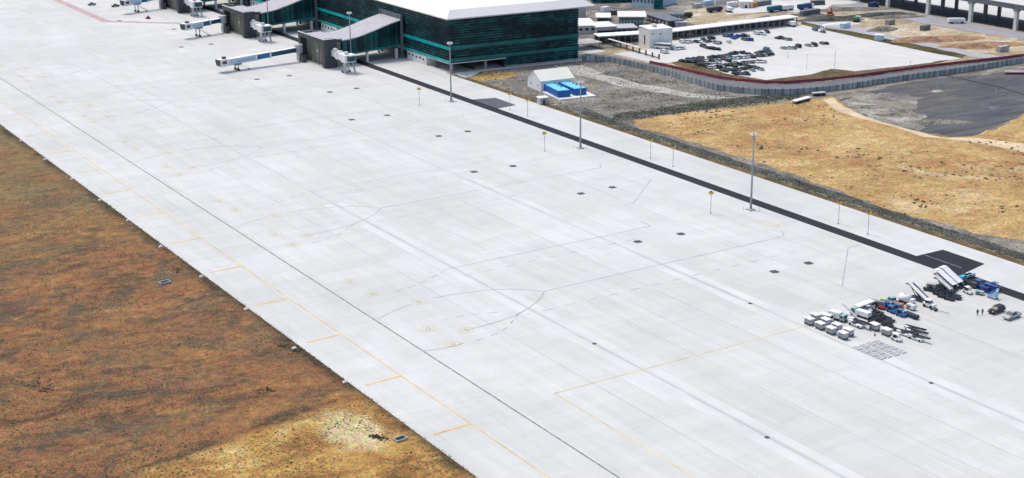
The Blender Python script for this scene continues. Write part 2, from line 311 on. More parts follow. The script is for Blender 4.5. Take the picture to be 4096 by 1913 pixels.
sheet('ditch_bank',[G(*p) for p in ((2440,480),(2560,478),(2800,438),(3020,408),(3200,392),(3200,378),(3000,385),(2760,412),(2560,445),(2460,455))],.045,m_ditch,1.0,3)
sheet('verge',[(330.9,y) for y in range(573,60,-20)]+[(334,y) for y in range(60,573,20)],.04,m_red,.35,3)
sheet('gravel_path',[(330.9,560),(334,575.6),(398.5,569.2),(398.5,566.5),(345,571.5)],.03,m_pale)
# service strips of black asphalt
sheet('asphalt_strip',rect(308.2,312.7,-150,1200),.062,m_asph)
sheet('asphalt_pad',[(312.7,262.5),(323.2,264.8),(323.2,280),(312.7,280.2)],.062,m_asph)
tag(MB().box(315.2,315.35,266,279.5,.066,.07).build('pad_line',mt['lgrey']),kind='structure')
sheet('worn_asphalt_pad',[(312.7,504.5),(322.2,505.5),(322.4,522),(312.7,524.5)],.062,asphalt('faded_asphalt',(.10,.105,.125)))
# car park, perimeter service road, other paved areas
lotpx=((2683,165),(2583,200),(2450,215),(2590,248),(2690,255),(2745,240),(2900,296),(3068,322),(3240,300),(3330,277),(3420,287),(3640,262),(3850,235),(3720,211),(3545,174),(3429,149),(3310,124),(3205,98),(2960,118))
sheet('car_park',[G(*p) for p in lotpx],.06,m_lot)
sheet('car_park_verge',[G(*p) for p in ((2680,252),(2745,238),(2905,296),(3068,321),(3240,299),(3330,276),(3420,286),(3650,262),(3800,238),(3720,262),(3500,300),(3290,325),(3100,334),(2950,325),(2800,298))],.075,m_red,.5,3)
sheet('perimeter_road',[G(*p) for p in ((2340,215),(2440,222),(2600,256),(2800,300),(2950,328),(3100,337),(3290,328),(3450,308),(3650,280),(3800,262),(4200,215),(4200,240),(3800,288),(3650,310),(3450,340),(3290,362),(3100,372),(2950,364),(2800,338),(2600,286),(2440,246),(2340,236))],.05,asphalt('service_road_dark',(.15,.16,.17)))
sheet('access_road',[G(*p) for p in ((3215,72),(3320,90),(3440,108),(3534,134),(3749,177),(3895,210),(4000,224),(4200,212),(4200,226),(3980,238),(3895,229),(3749,196),(3534,155),(3429,130),(3310,113),(3215,88))],.055,asphalt('light_access_road',(.36,.36,.38)))
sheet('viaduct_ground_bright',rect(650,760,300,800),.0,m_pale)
sheet('viaduct_shade_ground',rect(625,651,200,1000),.03,asphalt('painted_deck_shade',(.06,.063,.075)))  # shadow of the deck painted as a darker ground colour
sheet('construction_road',[G(*p) for p in ((3420,12),(3560,36),(3720,62),(3880,92),(4200,150),(4200,170),(3900,130),(3700,95),(3560,70),(3440,40),(3300,20))],.03,m_road,.8,5)
sheet('olive_verge',[G(*p) for p in ((3215,88),(3310,113),(3429,130),(3545,156),(3720,189),(3870,222),(3850,233),(3720,211),(3545,174),(3429,149),(3310,124),(3205,98))],.062,soil('olive_bank',[(.3,(.03,.03,.02)),(.46,(.065,.06,.03)),(.6,(.12,.10,.04)),(.75,(.20,.17,.07))],.1,.1,.1,spots=.5,grain=1.2),.8,4)
sheet('pale_gravel_track',[G(*p) for p in ((2330,262),(2420,300),(2560,335),(2760,372),(2950,392),(3200,388),(3200,396),(2950,402),(2740,386),(2520,352),(2380,318),(2300,300),(2200,262))],.025,M('track_gravel',(.40,.385,.34),.9,0,.3,.15),1.2,4)
sheet('dark_soil_patch',[G(*p) for p in ((1830,312),(1900,292),(2010,272),(2150,258),(2290,250),(2330,268),(2240,290),(2150,275),(2110,300),(2100,350),(2150,385),(2100,395),(2000,372),(1900,340))],.022,m_site,1.4,3)
sheet('orange_dry_patch',[G(*p) for p in ((1910,300),(1960,285),(2040,287),(2070,300),(2010,318),(1940,322),(1880,330),(1840,318))],.03,m_yel,.9,2)
sheet('yard_trench_line',[G(*p) for p in ((3780,300),(3880,322),(3990,345),(4120,384),(4300,440),(4300,446),(4120,388),(3990,349),(3880,326),(3780,303))],.06,mt['black'],.1,6)
# ---------------- painted and built lines on the apron
def line(mb,p,q,wd,z):
    p=Vector(p);q=Vector(q);d=(q-p).normalized();n=Vector((-d.y,d.x))*wd/2
    mb.face([(p-n).to_3d()+Vector((0,0,z)),(q-n).to_3d()+Vector((0,0,z)),(q+n).to_3d()+Vector((0,0,z)),(p+n).to_3d()+Vector((0,0,z))])
def poly(mb,pts,wd,z,dash=None):
    if not dash:
        for a,b in zip(pts,pts[1:]): line(mb,a,b,wd,z)
        return
    on,off=dash; t=0
    for a,b in zip(pts,pts[1:]):
        a=Vector(a);b=Vector(b);L=(b-a).length;d=(b-a)/L; s=0
        while s<L:
            ph=t%(on+off); seg=min((on-ph) if ph<on else (on+off-ph),L-s)
            if ph<on: line(mb,a+d*s,a+d*(s+seg),wd,z)
            s+=seg+1e-6;t+=seg+1e-6
def smooth(pts,n=4):
    P=[Vector(p) for p in pts];out=[]
    for i in range(len(P)-1):
        p0=P[max(i-1,0)];p1=P[i];p2=P[i+1];p3=P[min(i+2,len(P)-1)]
        for k in range(n):
            t=k/n; out.append(.5*((2*p1)+(p2-p0)*t+(2*p0-5*p1+4*p2-p3)*t*t+(3*p1-p0-3*p2+p3)*t**3))
    return out+[P[-1]]
mb=MB(); line(mb,(161.2,-150),(161.2,1400),.42,.066); tag(mb.build('trench_drain',mt['drain']),kind='structure')
mb=MB()
for x in (198.2,248.3):
    for dx in (-2.2,2.2): line(mb,(x+dx,-150),(x+dx,420),2.6,.054)
tag(mb.build('joint_bands',mt['stripl']),kind='structure')
mb=MB()
for x in (198.2,248.3): line(mb,(x,-150),(x,700),.22,.058)
for x in (184,214,234,222.9,277,292.7): line(mb,(x,-100),(x,560),.11,.058)
tag(mb.build('joint_lines',M('joint_sealant',(.36,.36,.37),.8,0,.35,.1)),kind='structure')
mb=MB(); line(mb,(149.6,-100),(149.6,700),.26,.07)
for k in range(-8,14):
    y=253.8+31.2*k-.2 if k<0 else 253.8+31.25*k
    line(mb,(140.1,y-.3),(149.6,y),.62,.074)
tag(mb.build('yellow_edge_marking',mt['yline']),kind='structure')
mb=MB(); poly(mb,[(173.6,150),(173.6,257.3),(252,257.0)],.42,.07)
for k in range(0,5):
    for (x,y,r) in ((177,325.7,1.9),(169.4,307.6,1.9),(177.1,301.7,1.9),(169.5,295.6,1.9),(169.1,350.5,1.7),(169.4,338.1,1.7)):
        c=[(x+r*math.cos(t),y+93*k+r*math.sin(t)) for t in [math.pi*i/9 for i in range(19)]]
        poly(mb,c,.28,.07); c=[(x+.6*math.cos(t),y+93*k+.8*math.sin(t)) for t in [math.pi*i/5 for i in range(11)]]; poly(mb,c,.45,.074)
for i in range(3): line(mb,(296+i*1.6,330),(298.5+i*1.6,322),.5,.07)
tag(mb.build('faded_yellow_marking',mt['ypale']),kind='structure')
mb=MB()
for k in range(0,5):
    o=lambda P:[(x,y+93*k) for x,y in P]
    wd=.33 if k<1 else .26
    poly(mb,o([(297,319),(294.1,314.7),(208.8,314.4)]),wd,.07)
    poly(mb,smooth(o([(208.8,314.4),(204,309.7),(199.2,306.6),(193.8,303.9),(188.9,302.5),(181.2,301.7),(176,301.9)])),wd*1.1,.07)
    poly(mb,smooth(o([(208,314.6),(204,319.5),(197.4,323.2),(191,324.9),(186.3,325.9),(181.6,326.1)])),wd,.07)
    poly(mb,smooth(o([(174.5,325.5),(168,323.3),(162.1,320.7)])),wd,.07)
    poly(mb,o([(287.4,302.3),(195.5,302.2)]),wd*.9,.07,(3,4)); poly(mb,smooth(o([(194,304),(190.7,301.2),(186.3,297.5),(182.3,295.7),(178.5,294.4),(173.8,294.1)])),wd,.07,(2.6,2.2))
    poly(mb,o([(268,350.6),(267.7,344.6),(196,344.4)]),wd*.85,.07); poly(mb,o([(256,337),(196,337)]),wd*.8,.07,(3,4))
    poly(mb,smooth(o([(196,344.4),(189,340.5),(182,337.5),(174,335.8)])),wd*.85,.07,(3,2)); poly(mb,smooth(o([(190,308),(182,310.5),(176,310.6)])),wd*.8,.07,(2.4,2))
poly(mb,[(307.4,296.3),(302,296.4),(277.4,273.5)],.3,.07); poly(mb,[(300,386.6),(277,366.4)],.25,.07)
poly(mb,[(161.5,295.5),(166.5,294.2),(172,294.4)],.3,.07)
tag(mb.build('grey_stand_marking',mt['gline']),kind='structure')
# red-edged no-parking strip far left
sheet('red_hatched_strip',[(248.5,900),(246,900),(246,800.5),(249.5,797),(281,768.5),(283,772),(252,802),(250.5,806),(250.5,900)],.06,M('faded_red_paint',(.46,.34,.33),.8,0,.25,.3))
# iron pit covers
pc=tag(MB().box(-1.15,1.15,-1.0,1.0,0,.05).box(-.25,.25,-1.35,1.35,.0,.03).build('pit_cover',mt['iron']),'dark square iron pit cover set in the pale apron concrete','pit cover')
pits=[]
for k in range(0,6):
    for (x,y) in ((255.1,334.6),(270.2,333.4),(270.2,292.3),(283,292.5)): pits.append((x,y+93*k))
for x,y in ((197.9,213.9),(247.9,214.9),(248.1,276.9),(198.2,276.5)): pits.append((x,y))
for i,(x,y) in enumerate(pits):
    o=inst(pc,(x,y,.06),0,group='pit covers in the apron')
    if i>=24: o.scale=(.42,.45,1); o['label']='tiny dark iron cover on a slab joint of the foreground apron'; o['group']='tiny covers on the slab joints'
    else: o['label']='dark square iron pit cover set in the pale apron concrete'
# edge light blocks along the grass
el=empty('edge_light',(0,0)); tag(el,'small white edge light block in the grass beside the apron edge','edge light')
MB().tap(-.55,.55,-.45,.45,0,.35,.12).build('block',mt['concw'],el); MB().bar((0,0,.35),(0,0,.7),.12).build('lamp_cap',mt['white'],el)
for x,y in [G(*p) for p in ((85,565),(181,639),(288,717),(400,802),(512,883),(643,988),(806,1108),(985,1238),(1177,1395),(1380,1530))]:
    inst(el,(x,y,0),0,group='edge light blocks along the grass')
# concrete inlets in the grass
def inlet(x,y,lab,s=1):
    e=empty('drain_inlet',(x,y,0),.15); tag(e,lab,'drain inlet'); e.scale=(s,s,s)
    MB().box(-1.9,1.9,-1.2,-.95,0,.7).box(-1.9,-1.6,-1,.95,0,.6).box(1.6,1.9,-1,.95,0,.6).box(-1.9,1.9,.9,1.2,0,.7).build('rim',mt['conc'],e)
    MB().box(-1.6,1.6,-.95,.9,0,.08).build('opening',mt['black'],e)
x,y=G(660,1133); inlet(x,y,'open concrete drain inlet with white rim in the brown grass, upper of the two',.8)
x,y=G(1602,1760); inlet(x,y,'small concrete drain inlet with white rim in the yellow grass near the bottom edge',.75)
# ---------------- tufts and rubble
def scatter(name,n,where,mat,smin,smax,flat=.6,clump=None):
    mb=MB(); rr=random.random; k=0
    while k<n:
        x,y=where()
        if clump and not clump(x,y): continue
        k+=1
        s=random.uniform(smin,smax)*(.6+rr()); a=rr()*6.28; h=s*flat*(.6+.8*rr())
        q=[(x+s*math.cos(a+t+rr()*.5)*(.6+.6*rr()),y+s*math.sin(a+t+rr()*.5)*(.6+.6*rr()),-.02) for t in (0,1.57,3.14,4.71)]
        t=(x+s*.3*(rr()-.5),y+s*.3*(rr()-.5),h); i=len(mb.v); mb.v+=q+[t]
        for j in range(4): mb.f.append((i+j,i+(j+1)%4,i+4)); mb.m.append(0)
    me=bpy.data.meshes.new(name); me.from_pydata(mb.v,[],mb.f); me.materials.append(mat)
    o=bpy.data.objects.new(name,me); C.objects.link(o); tag(o,kind='stuff'); return o
from mathutils import noise as mn
def nz(x,y,s,o=0): return mn.noise(Vector((x*s+o,y*s,o)))
def left():
    while True:
        px=random.uniform(0,1950); py=random.uniform(480,1930)
        if py>520+px*.742: 
            return G(px,py)
scatter('scrub_tufts',4200,left,mt['scrub'],.08,.24,.5,lambda x,y: nz(x,y,.05,3)+.5*nz(x,y,.3,7)>.0)
scatter('straw_tufts',7000,left,mt['straw'],.10,.28,.5,lambda x,y: nz(x,y,.05,11)>-.15)
def clumps():
    px,py,sd=random.choice(((150,1540,38),(185,1560,22),(1060,1560,20),(1180,1405,14),(1130,1385,14),(700,1080,14),(1530,1755,16),(1500,1745,10)))
    return G(min(px+random.gauss(0,sd),9999),py+random.gauss(0,sd*.35))
scatter('dark_bush_clumps',420,clumps,mt['scrub'],.12,.34,.6)
def rdp():
    while True:
        y=random.uniform(150,480) if random.random()<.93 else random.uniform(480,570); x=333.5+abs(random.gauss(1.5,2.6))
        return x,y
scatter('verge_scrub',3500,rdp,mt['scrub'],.12,.36,.6)
scatter('verge_rubble',2500,rdp,mt['rock'],.12,.36,.5)
def gr():
    while True:
        px=random.uniform(1850,3400); py=random.uniform(240,480); x,y=G(px,py)
        if x>333 and y<570-(x-333)*.1 and x<407 and y>458: return x,y
scatter('gravel_rubble',6000,gr,mt['rock'],.12,.38,.5)
scatter('gravel_scrub',1800,gr,mt['scrub'],.15,.45,.5,lambda x,y: nz(x,y,.05,5)+.5*nz(x,y,.2,9)>.08)
def fl():
    while True:
        px=random.uniform(2600,4096); py=random.uniform(420,960)
        if py<500+(px-2560)*.30 and not(px>3350 and py<560): return G(px,py)
scatter('field_scrub',520,fl,M('dark_field_scrub',(.08,.06,.035),.9),.3,.8,.4,lambda x,y: nz(x,y,.035,2)+.6*nz(x,y,.12,1)>.12)
bank=ZM(0,0,1)
def bk():
    t=random.random(); px=2450+t*750; py=470-t*85+random.gauss(0,9)
    return G(px,py)
scatter('bank_scrub',2600,bk,mt['scrub'],.15,.45,.6)
scatter('apron_edge_tufts',1300,lambda:(138.15-abs(random.gauss(0,.42)),random.uniform(215,620)),mt['scrub'],.10,.24,.5)
scatter('apron_edge_straw',900,lambda:(138.2-abs(random.gauss(0,.5)),random.uniform(215,620)),mt['straw'],.10,.24,.5)

# ------------------------------------------------------------------ terminal building
A=(333.0,577.3); B=(398.0,570.9); YN=1150
term=empty('terminal_building',(333,577.3,0)); tag(term,'large airport terminal with white overhanging roof and dark teal louvred glass walls','terminal')
def loc(mbx):  # everything of the terminal is written in world coordinates
    return mbx
def put(mb,name,mat,parent,root):
    o=mb.build(name,mat,parent); return o
def reloc(root):
    """children were built in world coordinates: shift them under their root"""
    for ch in root.children:
        for v in ch.data.vertices: v.co-=root.location
        for g2 in ch.children:
            for v in g2.data.vertices: v.co-=root.location
# end wall is skewed: helper along A-B
eL=math.hypot(B[0]-A[0],B[1]-A[1]); eu=((B[0]-A[0])/eL,(B[1]-A[1])/eL); en=(eu[1],-eu[0])
def E(u,n,z): return (A[0]+eu[0]*u+en[0]*n,A[1]+eu[1]*u+en[1]*n,z)
def ebox(mb,u0,u1,n0,n1,z0,z1): return mb.hull8([E(u0,n1,z0),E(u1,n1,z0),E(u1,n0,z0),E(u0,n0,z0)],[E(u0,n1,z1),E(u1,n1,z1),E(u1,n0,z1),E(u0,n0,z1)])
mb=MB(); ebox(mb,.02,eL,-.6,0,4.6,24); ebox(mb,27.5,eL,-.6,-.01,0.3,4.6); put(mb,'end_glass_wall',m_cwx,term,term)
mb=MB(); mb.box(333,333.6,577.9,YN,4.6,24); put(mb,'side_glass_wall',m_cwy,term,term)
mb=MB(); mb.box(398-.01,398.6,571.6,YN,.2,24); put(mb,'rear_glass_wall',m_cwy,term,term)
mb=MB()
for i in range(17):
    z=5.4+i*1.16
    if z<23.6: ebox(mb,-.35,eL+.3,.0,.38,z,z+.42)
for z in (.9,1.9,2.9,3.9): ebox(mb,28,eL+.3,0,.3,z,z+.4)
put(mb,'end_louvres',m_louv,term,term)
mb=MB()
for i in range(17):
    z=5.4+i*1.16
    if z<23.6: mb.box(332.62,333,577.2,YN,z,z+.42)
put(mb,'side_louvres',m_louv,term,term)
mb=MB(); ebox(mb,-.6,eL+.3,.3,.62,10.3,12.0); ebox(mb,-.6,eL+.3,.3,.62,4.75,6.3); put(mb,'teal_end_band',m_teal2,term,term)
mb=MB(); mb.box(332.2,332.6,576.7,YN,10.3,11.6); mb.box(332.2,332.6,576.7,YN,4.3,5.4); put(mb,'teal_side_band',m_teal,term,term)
mb=MB(); ebox(mb,-.5,27.5,-10,.55,3.9,4.32); mb.box(332.3,345,577.9,617,3.9,4.3); put(mb,'soffit_edge',mt['fascia'],term,term)
mb=MB(); ebox(mb,27.6,eL+.3,-.7,.8,0,.35); put(mb,'plinth',mt['conc'],term,term)
mb=MB()
ZR0,ZR1=24.0,27.4
bot=[(331.0,576.0),(406.6,568.6),(407,YN),(331.0,YN)]; top=[(335.5,581.5),(402.5,575),(402.5,YN),(335.5,YN)]
mb.hull8([(x,y,ZR0) for x,y in bot],[(x,y,ZR0+.5) for x,y in bot]); put(mb,'roof_edge',mt['fascia'],term,term)
mb=MB(); mb.hull8([(x,y,ZR0+.5) for x,y in bot],[(x,y,ZR1) for x,y in top],0); mb.m=[0,1,0,1,1,1]; put(mb,'roof',[mt['fascia'],mt['roofw']],term,term)  # front slope takes the greyer tone, its shading put into the colour
for (x,y) in ((334.2,578.3),(351.5,577.5)):
    mb=MB(); mb.box(x-.5,x+.5,y-.5,y+.5,0,3.9); put(mb,'column',mt['conc'],term,term)
mb=MB(); mb.box(345.3,346,578,YN,0,4.5); ebox(mb,27.0,27.5,-8,-.65,0,4.5); put(mb,'undercroft_wall',mt['dark'],term,term)
for k in range(0,4):
    y0=598.3+93*k
    mb=MB(); mb.box(332.4,344,y0,y0+18,0,4.0); o=put(mb,'ground_floor_block',mt['concw'],term,term)
    for yy,z in ((2,1.9),(5,2.3),(8.5,2.1),(12,2.4),(15.5,2.3)): MB().box(332.3,332.39,y0+yy,y0+yy+1.5,z,z+.8).build('window',mt['glass'],o)
mb=MB(); mb.box(333.8,334.4,590.5,593,0,3.9); put(mb,'plant_door',M('dull_plum_door',(.12,.07,.10),.6),term,term)
reloc(term)
# connectors, gate towers, jet bridges: one of each, copied every 93 m along the stands
def connector():
    r=empty('gate_connector',(301,618.5,0)); tag(r,'','walkway')
    X0,X1=300.5,332.1; prof=[(X0,4.6),(307,4.6),(X1,5.9),(X1,18.0),(325,16.4),(316,13.9),(309,12.2),(304,11.5),(X0,11.3)]
    MB().prism(prof,620.0,640.0).build('glass_walls',m_cwc,r)
    rp=[(X0-.4,11.31),(304,11.51),(309,12.21),(316,13.91),(325,16.41),(X1,18.01),(X1,18.5),(325,16.9),(316,14.4),(309,12.7),(304,12.0),(X0-.4,11.8)]
    mb=MB()
    for a,b,c,d in ((0,1,10,11),(1,2,9,10),(2,3,8,9),(3,4,7,8),(4,5,6,7)): mb.prism([rp[a],rp[b],rp[c],rp[d]],619.4,640.6)
    mb.build('sloped_roof',mt['lavender'],r)
    mb=MB()
    for i in range(24): 
        x=303+i*1.2
        zt=[z for (xa,za),(xb,zb) in zip(prof[3:][::-1],prof[3:][::-1][1:]) for z in [za+(zb-za)*(x-xa)/(xb-xa)] if xa<=x<=xb]
        zb_=4.65 if x<307 else 4.65+(x-307)*1.3/25
        mb.box(x,x+.16,619.86,619.99,zb_+.1,(zt[0] if zt else 11)-.1)
    mb.build('mullions',m_louv,r)
    mb=MB(); mb.beam((303,619.85,5.0),(307.2,619.85,5.05),.2,.9); mb.beam((307.2,619.85,5.05),(331.9,619.85,6.4),.2,.9); mb.build('teal_sill',m_teal2,r)
    mb=MB(); mb.box(X1-1.2,X1,619.3,620.0,0,20.6).box(X1-1.2,X1,640.01,640.7,0,20.6).box(X1-.8,X1-.01,620.01,640.0,18.6,20.6); mb.build('portal_frame',mt['slate'],r)
    for x,y in ((313.5,620.8),(313.5,639),(328.9,620.8),(328.9,639)): MB().box(x-.55,x+.55,y-.55,y+.55,0,4.9).build('pillar',mt['concw'],r)
    for ch in r.children:
        for v in ch.data.vertices: v.co-=r.location
    return r
def tower():
    r=empty('gate_tower',(295,631,0)); tag(r,'','tower')
    mb=MB(); mb.box(290.2,296.5,617.2,619.9,0,13.2).box(290.2,296.5,642.8,645.2,0,13.2).box(290.2,291.4,619.9,642.8,11.2,13.2).box(296.51,300,643.2,645,0,12.6); mb.build('charcoal_frame',mt['tower'],r)
    mb=MB(); mb.box(293.2,299.8,620,642.7,0,11.1); mb.build('recessed_wall',mt['tan'],r)
    mb=MB(); mb.box(291.42,300.6,619.92,642.78,11.9,12.5); mb.build('roof_deck',mt['lavender'],r)
    mb=MB(); mb.box(290.1,296.6,617.1,617.6,13.21,13.4).box(290.1,290.5,617.61,645.3,13.21,13.45); mb.build('coping',mt['concw'],r)
    mb=MB()
    for i in range(9): mb.box(293.05,293.19,621,641.6,.8+i*1.15,.95+i*1.15)
    for y in (624,629,634,638): mb.box(293.0,293.04,y,y+.3,.5,10.8)
    mb.build('stair_slats',mt['slate'],r)
    mb=MB(); mb.box(292.9,293.04,629.5,631.2,5.6,6.5); mb.build('lamp_panel',mt['cream'],r)
    mb=MB(); mb.box(288.2,290.1,636.5,643.5,0,3.3); mb.build('plant_cabinet',mt['dgrey'],r)
    for ch in r.children:
        for v in ch.data.vertices: v.co-=r.location
    return r
def wheels_leg(mb,x,y,z): 
    mb.beam((x,y-1.5,z),(x,y-1.5,.6),.35,.35); mb.beam((x,y+1.5,z),(x,y+1.5,.6),.35,.35); mb.beam((x-.2,y-1.7,.75),(x-.2,y+1.7,.75),.5,.4)
def bridge_west(L,z0,z1):
    """rotunda at the origin, tunnel towards -X, length L, floor z1 at the rotunda and z0 at the cab"""
    r=empty('jet_bridge',(0,0,0)); tag(r,'','jet bridge')
    f=lambda x:z1+(z0-z1)*(-x/L)
    mb=MB()
    c=[(-.2+2.0*math.cos(t),2.0*math.sin(t)) for t in [math.pi*i/6 for i in range(12)]]
    mb.hull8([(x,y,z1-.3) for x,y in c],[(x,y,z1+3.5) for x,y in c]); mb.build('rotunda',mt['lgrey'],r)
    MB().bar((-.3,0,0),(-.3,0,z1-.3),.6,8).build('rotunda_column',mt['concw'],r)
    def tun(xa,xb,w,h,name,mat,wmat,zo=0):
        m_=MB(); m_.hull8([(xa,-w,f(xa)+zo),(xb,-w,f(xb)+zo),(xb,w,f(xb)+zo),(xa,w,f(xa)+zo)],[(xa,-w,f(xa)+zo+h),(xb,-w,f(xb)+zo+h),(xb,w,f(xb)+zo+h),(xa,w,f(xa)+zo+h)]); o=m_.build(name,mat,r)
        m_=MB(); m_.hull8([(xa,-w-.1,f(xa)+zo+h+.01),(xb,-w-.1,f(xb)+zo+h+.01),(xb,w+.1,f(xb)+zo+h+.01),(xa,w+.1,f(xa)+zo+h+.01)],[(xa,-w-.1,f(xa)+zo+h+.14),(xb,-w-.1,f(xb)+zo+h+.14),(xb,w+.1,f(xb)+zo+h+.14),(xa,w+.1,f(xa)+zo+h+.14)]); m_.build('tunnel_roof',wmat,o)
        return o
    m1=-L*.42; m2=-L*.56
    a=tun(-2,m1,1.1,2.0,'inner_tunnel',M('bridge_teal_glass',(.008,.085,.13),.4,0,.5,.15),mt['white'],.3)
    b=tun(m1-.01,m2-2,1.25,2.3,'middle_tunnel',M('bridge_blue_panel',(.02,.15,.28),.4,0,.5,.15),mt['white'],.15)
    c_=tun(m2-2.01,-L,1.4,2.6,'outer_tunnel',mt['lblue'],mt['white'])
    for xx in (m1-.2,m2-2.2): MB().box(xx-.35,xx+.35,-1.55,1.55,f(xx)-.15,f(xx)+2.85).build('tunnel_collar',mt['white'],r)
    # dark blue lettering-like company lines, unreadable in the photograph
    x=-L+5.0; rr=random.Random(3)
    while x<m2-3.5:
        wd=rr.uniform(.4,.9); zz=f(x)+1.1+.12*math.sin(x*1.3); MB().hull8([(x,-1.44,zz),(x+wd,-1.44,zz+.05),(x+wd,-1.405,zz+.05),(x,-1.405,zz)],[(x,-1.44,zz+.3),(x+wd,-1.44,zz+.35),(x+wd,-1.405,zz+.35),(x,-1.405,zz+.3)]).build('lettering_block',mt['blue'],c_); x+=wd+rr.uniform(.15,.7)
    # cab
    zc=z0-.15
    MB().hull8([(-L-.01,-2,zc),(-L-.01,2,zc),(-L-4.3,2.1,zc),(-L-5,0.2,zc),(-L-4.6,-2.4,zc)],[(-L-.01,-2,zc+3.3),(-L-.01,2,zc+3.3),(-L-4.3,2.1,zc+3.3),(-L-5,0.2,zc+3.3),(-L-4.6,-2.4,zc+3.3)]).build('cab',mt['white'],r)
    MB().hull8([(-L-4.62,-2.3,zc+.5),(-L-5.4,.2,zc+.5),(-L-4.4,2.0,zc+.5)],[(-L-4.9,-2.4,zc+3.1),(-L-6.0,.2,zc+3.1),(-L-4.7,2.1,zc+3.1)]).build('cab_canopy',mt['dgrey'],r)
    MB().box(-L-3.6,-L-1.4,-2.32,-2.06,zc+1.2,zc+2.5).build('cab_window',mt['glass'],r)
    MB().box(-L-2.6,-L-1.0,-.9,.6,zc+3.31,zc+4.2).build('roof_unit',mt['dgrey'],r)
    # wheel column
    xw=-L+4.5; z=f(xw)
    mb=MB(); wheels_leg(mb,xw,0,z); mb.box(xw-1.8,xw+1.8,-1.9,1.9,z-.55,z-.02); mb.build('lift_column',mt['grey'],r)
    MB().bar((xw,-1.9,.55),(xw,-1.1,.55),.55,12).build('wheel',mt['black'],r); MB().bar((xw,1.1,.55),(xw,1.9,.55),.55,12).build('wheel',mt['black'],r)
    mb=MB(); mb.beam((xw-1,-2.1,z-.3),(xw+5.0,-2.1,.4),.9,.15); mb.bar((xw-1,-2.5,z+.6),(xw+5,-2.5,1.3),.05); mb.box(xw+4.6,xw+5.6,-2.7,-1.6,0,.5); mb.build('service_stair',mt['galv'],r)
    return r
def bridge_south():
    """short bridge leaving the tower towards -Y; origin under the cab"""
    r=empty('short_jet_bridge',(0,0,0)); tag(r,'','jet bridge')
    z=5.2
    MB().hull8([(-1.5,2,z),(1.5,2,z),(1.9,14,z+.5),(-1.1,14,z+.5)],[(-1.5,2,z+2.7),(1.5,2,z+2.7),(1.9,14,z+3.2),(-1.1,14,z+3.2)]).build('tunnel',mt['white'],r)
    MB().box(-1.7,1.7,7,8.2,z-.1,z+3.4).build('tunnel_collar',mt['white'],r)
    MB().box(-2.2,3.4,-2.4,2,z-.2,z+3.1).build('cab',mt['white'],r)
    MB().box(-1.0,3.0,-2.95,-2.41,z+.3,z+2.7).build('cab_window',M('green_cab_glass',(.03,.10,.09),.3,0,.3,.8),r)
    MB().box(-.6,3.7,-3.6,-2.41,z+2.72,z+3.0).build('cab_canopy',mt['lgrey'],r)
    MB().box(-1,.6,-.5,1,z+3.11,z+4.3).build('roof_unit',mt['cream'],r)
    MB().box(-1.2,.2,10,11.4,z+3.3,z+4.3).build('roof_unit',mt['cream'],r)
    mb=MB(); mb.beam((-1.2,1.5,z),(-1.2,1.5,.3),.4,.4).beam((1.4,1.5,z),(1.4,1.5,.3),.4,.4).box(-1.8,2,.8,2.2,.4,.9); mb.build('lift_column',mt['lgrey'],r)
    MB().bar((-2,1.5,.5),(-1.4,1.5,.5),.5,10).build('wheel',mt['black'],r); MB().bar((1.6,1.5,.5),(2.2,1.5,.5),.5,10).build('wheel',mt['black'],r)
    mb=MB(); mb.beam((3.0,1.2,z),(3.0,-1.8,.3),.8,.2).box(2.4,3.6,-2.2,2,z-.35,z-.21); mb.build('service_stair',mt['lgrey'],r)
    mb=MB(); mb.box(-2.4,-1.5,-2.3,-1.9,.1,z-.2); mb.build('cab_post',mt['lgrey'],r)
    return r
ord3=['nearest','middle','farthest visible']
cn,tw,bs=connector(),tower(),bridge_south()
for k in range(3):
    c=cn if k==0 else copy_tree(cn); c.location=(301,618.5+93*k,0)
    c['label']=['teal glazed walkway with sloping grey roof joining the terminal to the nearest gate tower','teal glazed walkway with sloping grey roof behind the second gate tower','teal walkway cut by the top edge of the photo behind the farthest gate tower'][k]; c['group']='walkways from terminal to gates'
    t=tw if k==0 else copy_tree(tw); t.location=(295,631+93*k,0)
    t['label']=['charcoal framed gate tower with tan recess nearest the camera','charcoal gate tower with tan recess between two jet bridges, second from the camera','farthest charcoal gate tower at the top edge of the photo'][k]; t['group']='gate towers'
    b=bs if k==0 else copy_tree(bs); b.location=(294.6,603.4+93*k,0.05)
    b['label']=['short white jet bridge with green cab window beside the nearest gate tower','short white jet bridge raised beside the second gate tower','short white jet bridge at the farthest gate tower near the top edge'][k]; b['group']='short jet bridges'
b1=bridge_west(37,2.9,4.4); b1.location=(288.2,640.6,.05); b1.rotation_euler=(0,0,.085); b1['label']='long jet bridge with blue panels and a white cab lowered near the ground'; b1['group']='long jet bridges'
b2=bridge_west(20.5,4.6,5.2); b2.location=(288.2,733.5,.05); b2.rotation_euler=(0,0,.26); b2['label']='pale blue jet bridge with raised cab at the second gate tower'; b2['group']='long jet bridges'
b3=copy_tree(b2); b3.location=(288.2,826.5,.05); b3['label']='jet bridge with blue cab at the farthest gate, cut by the top edge'
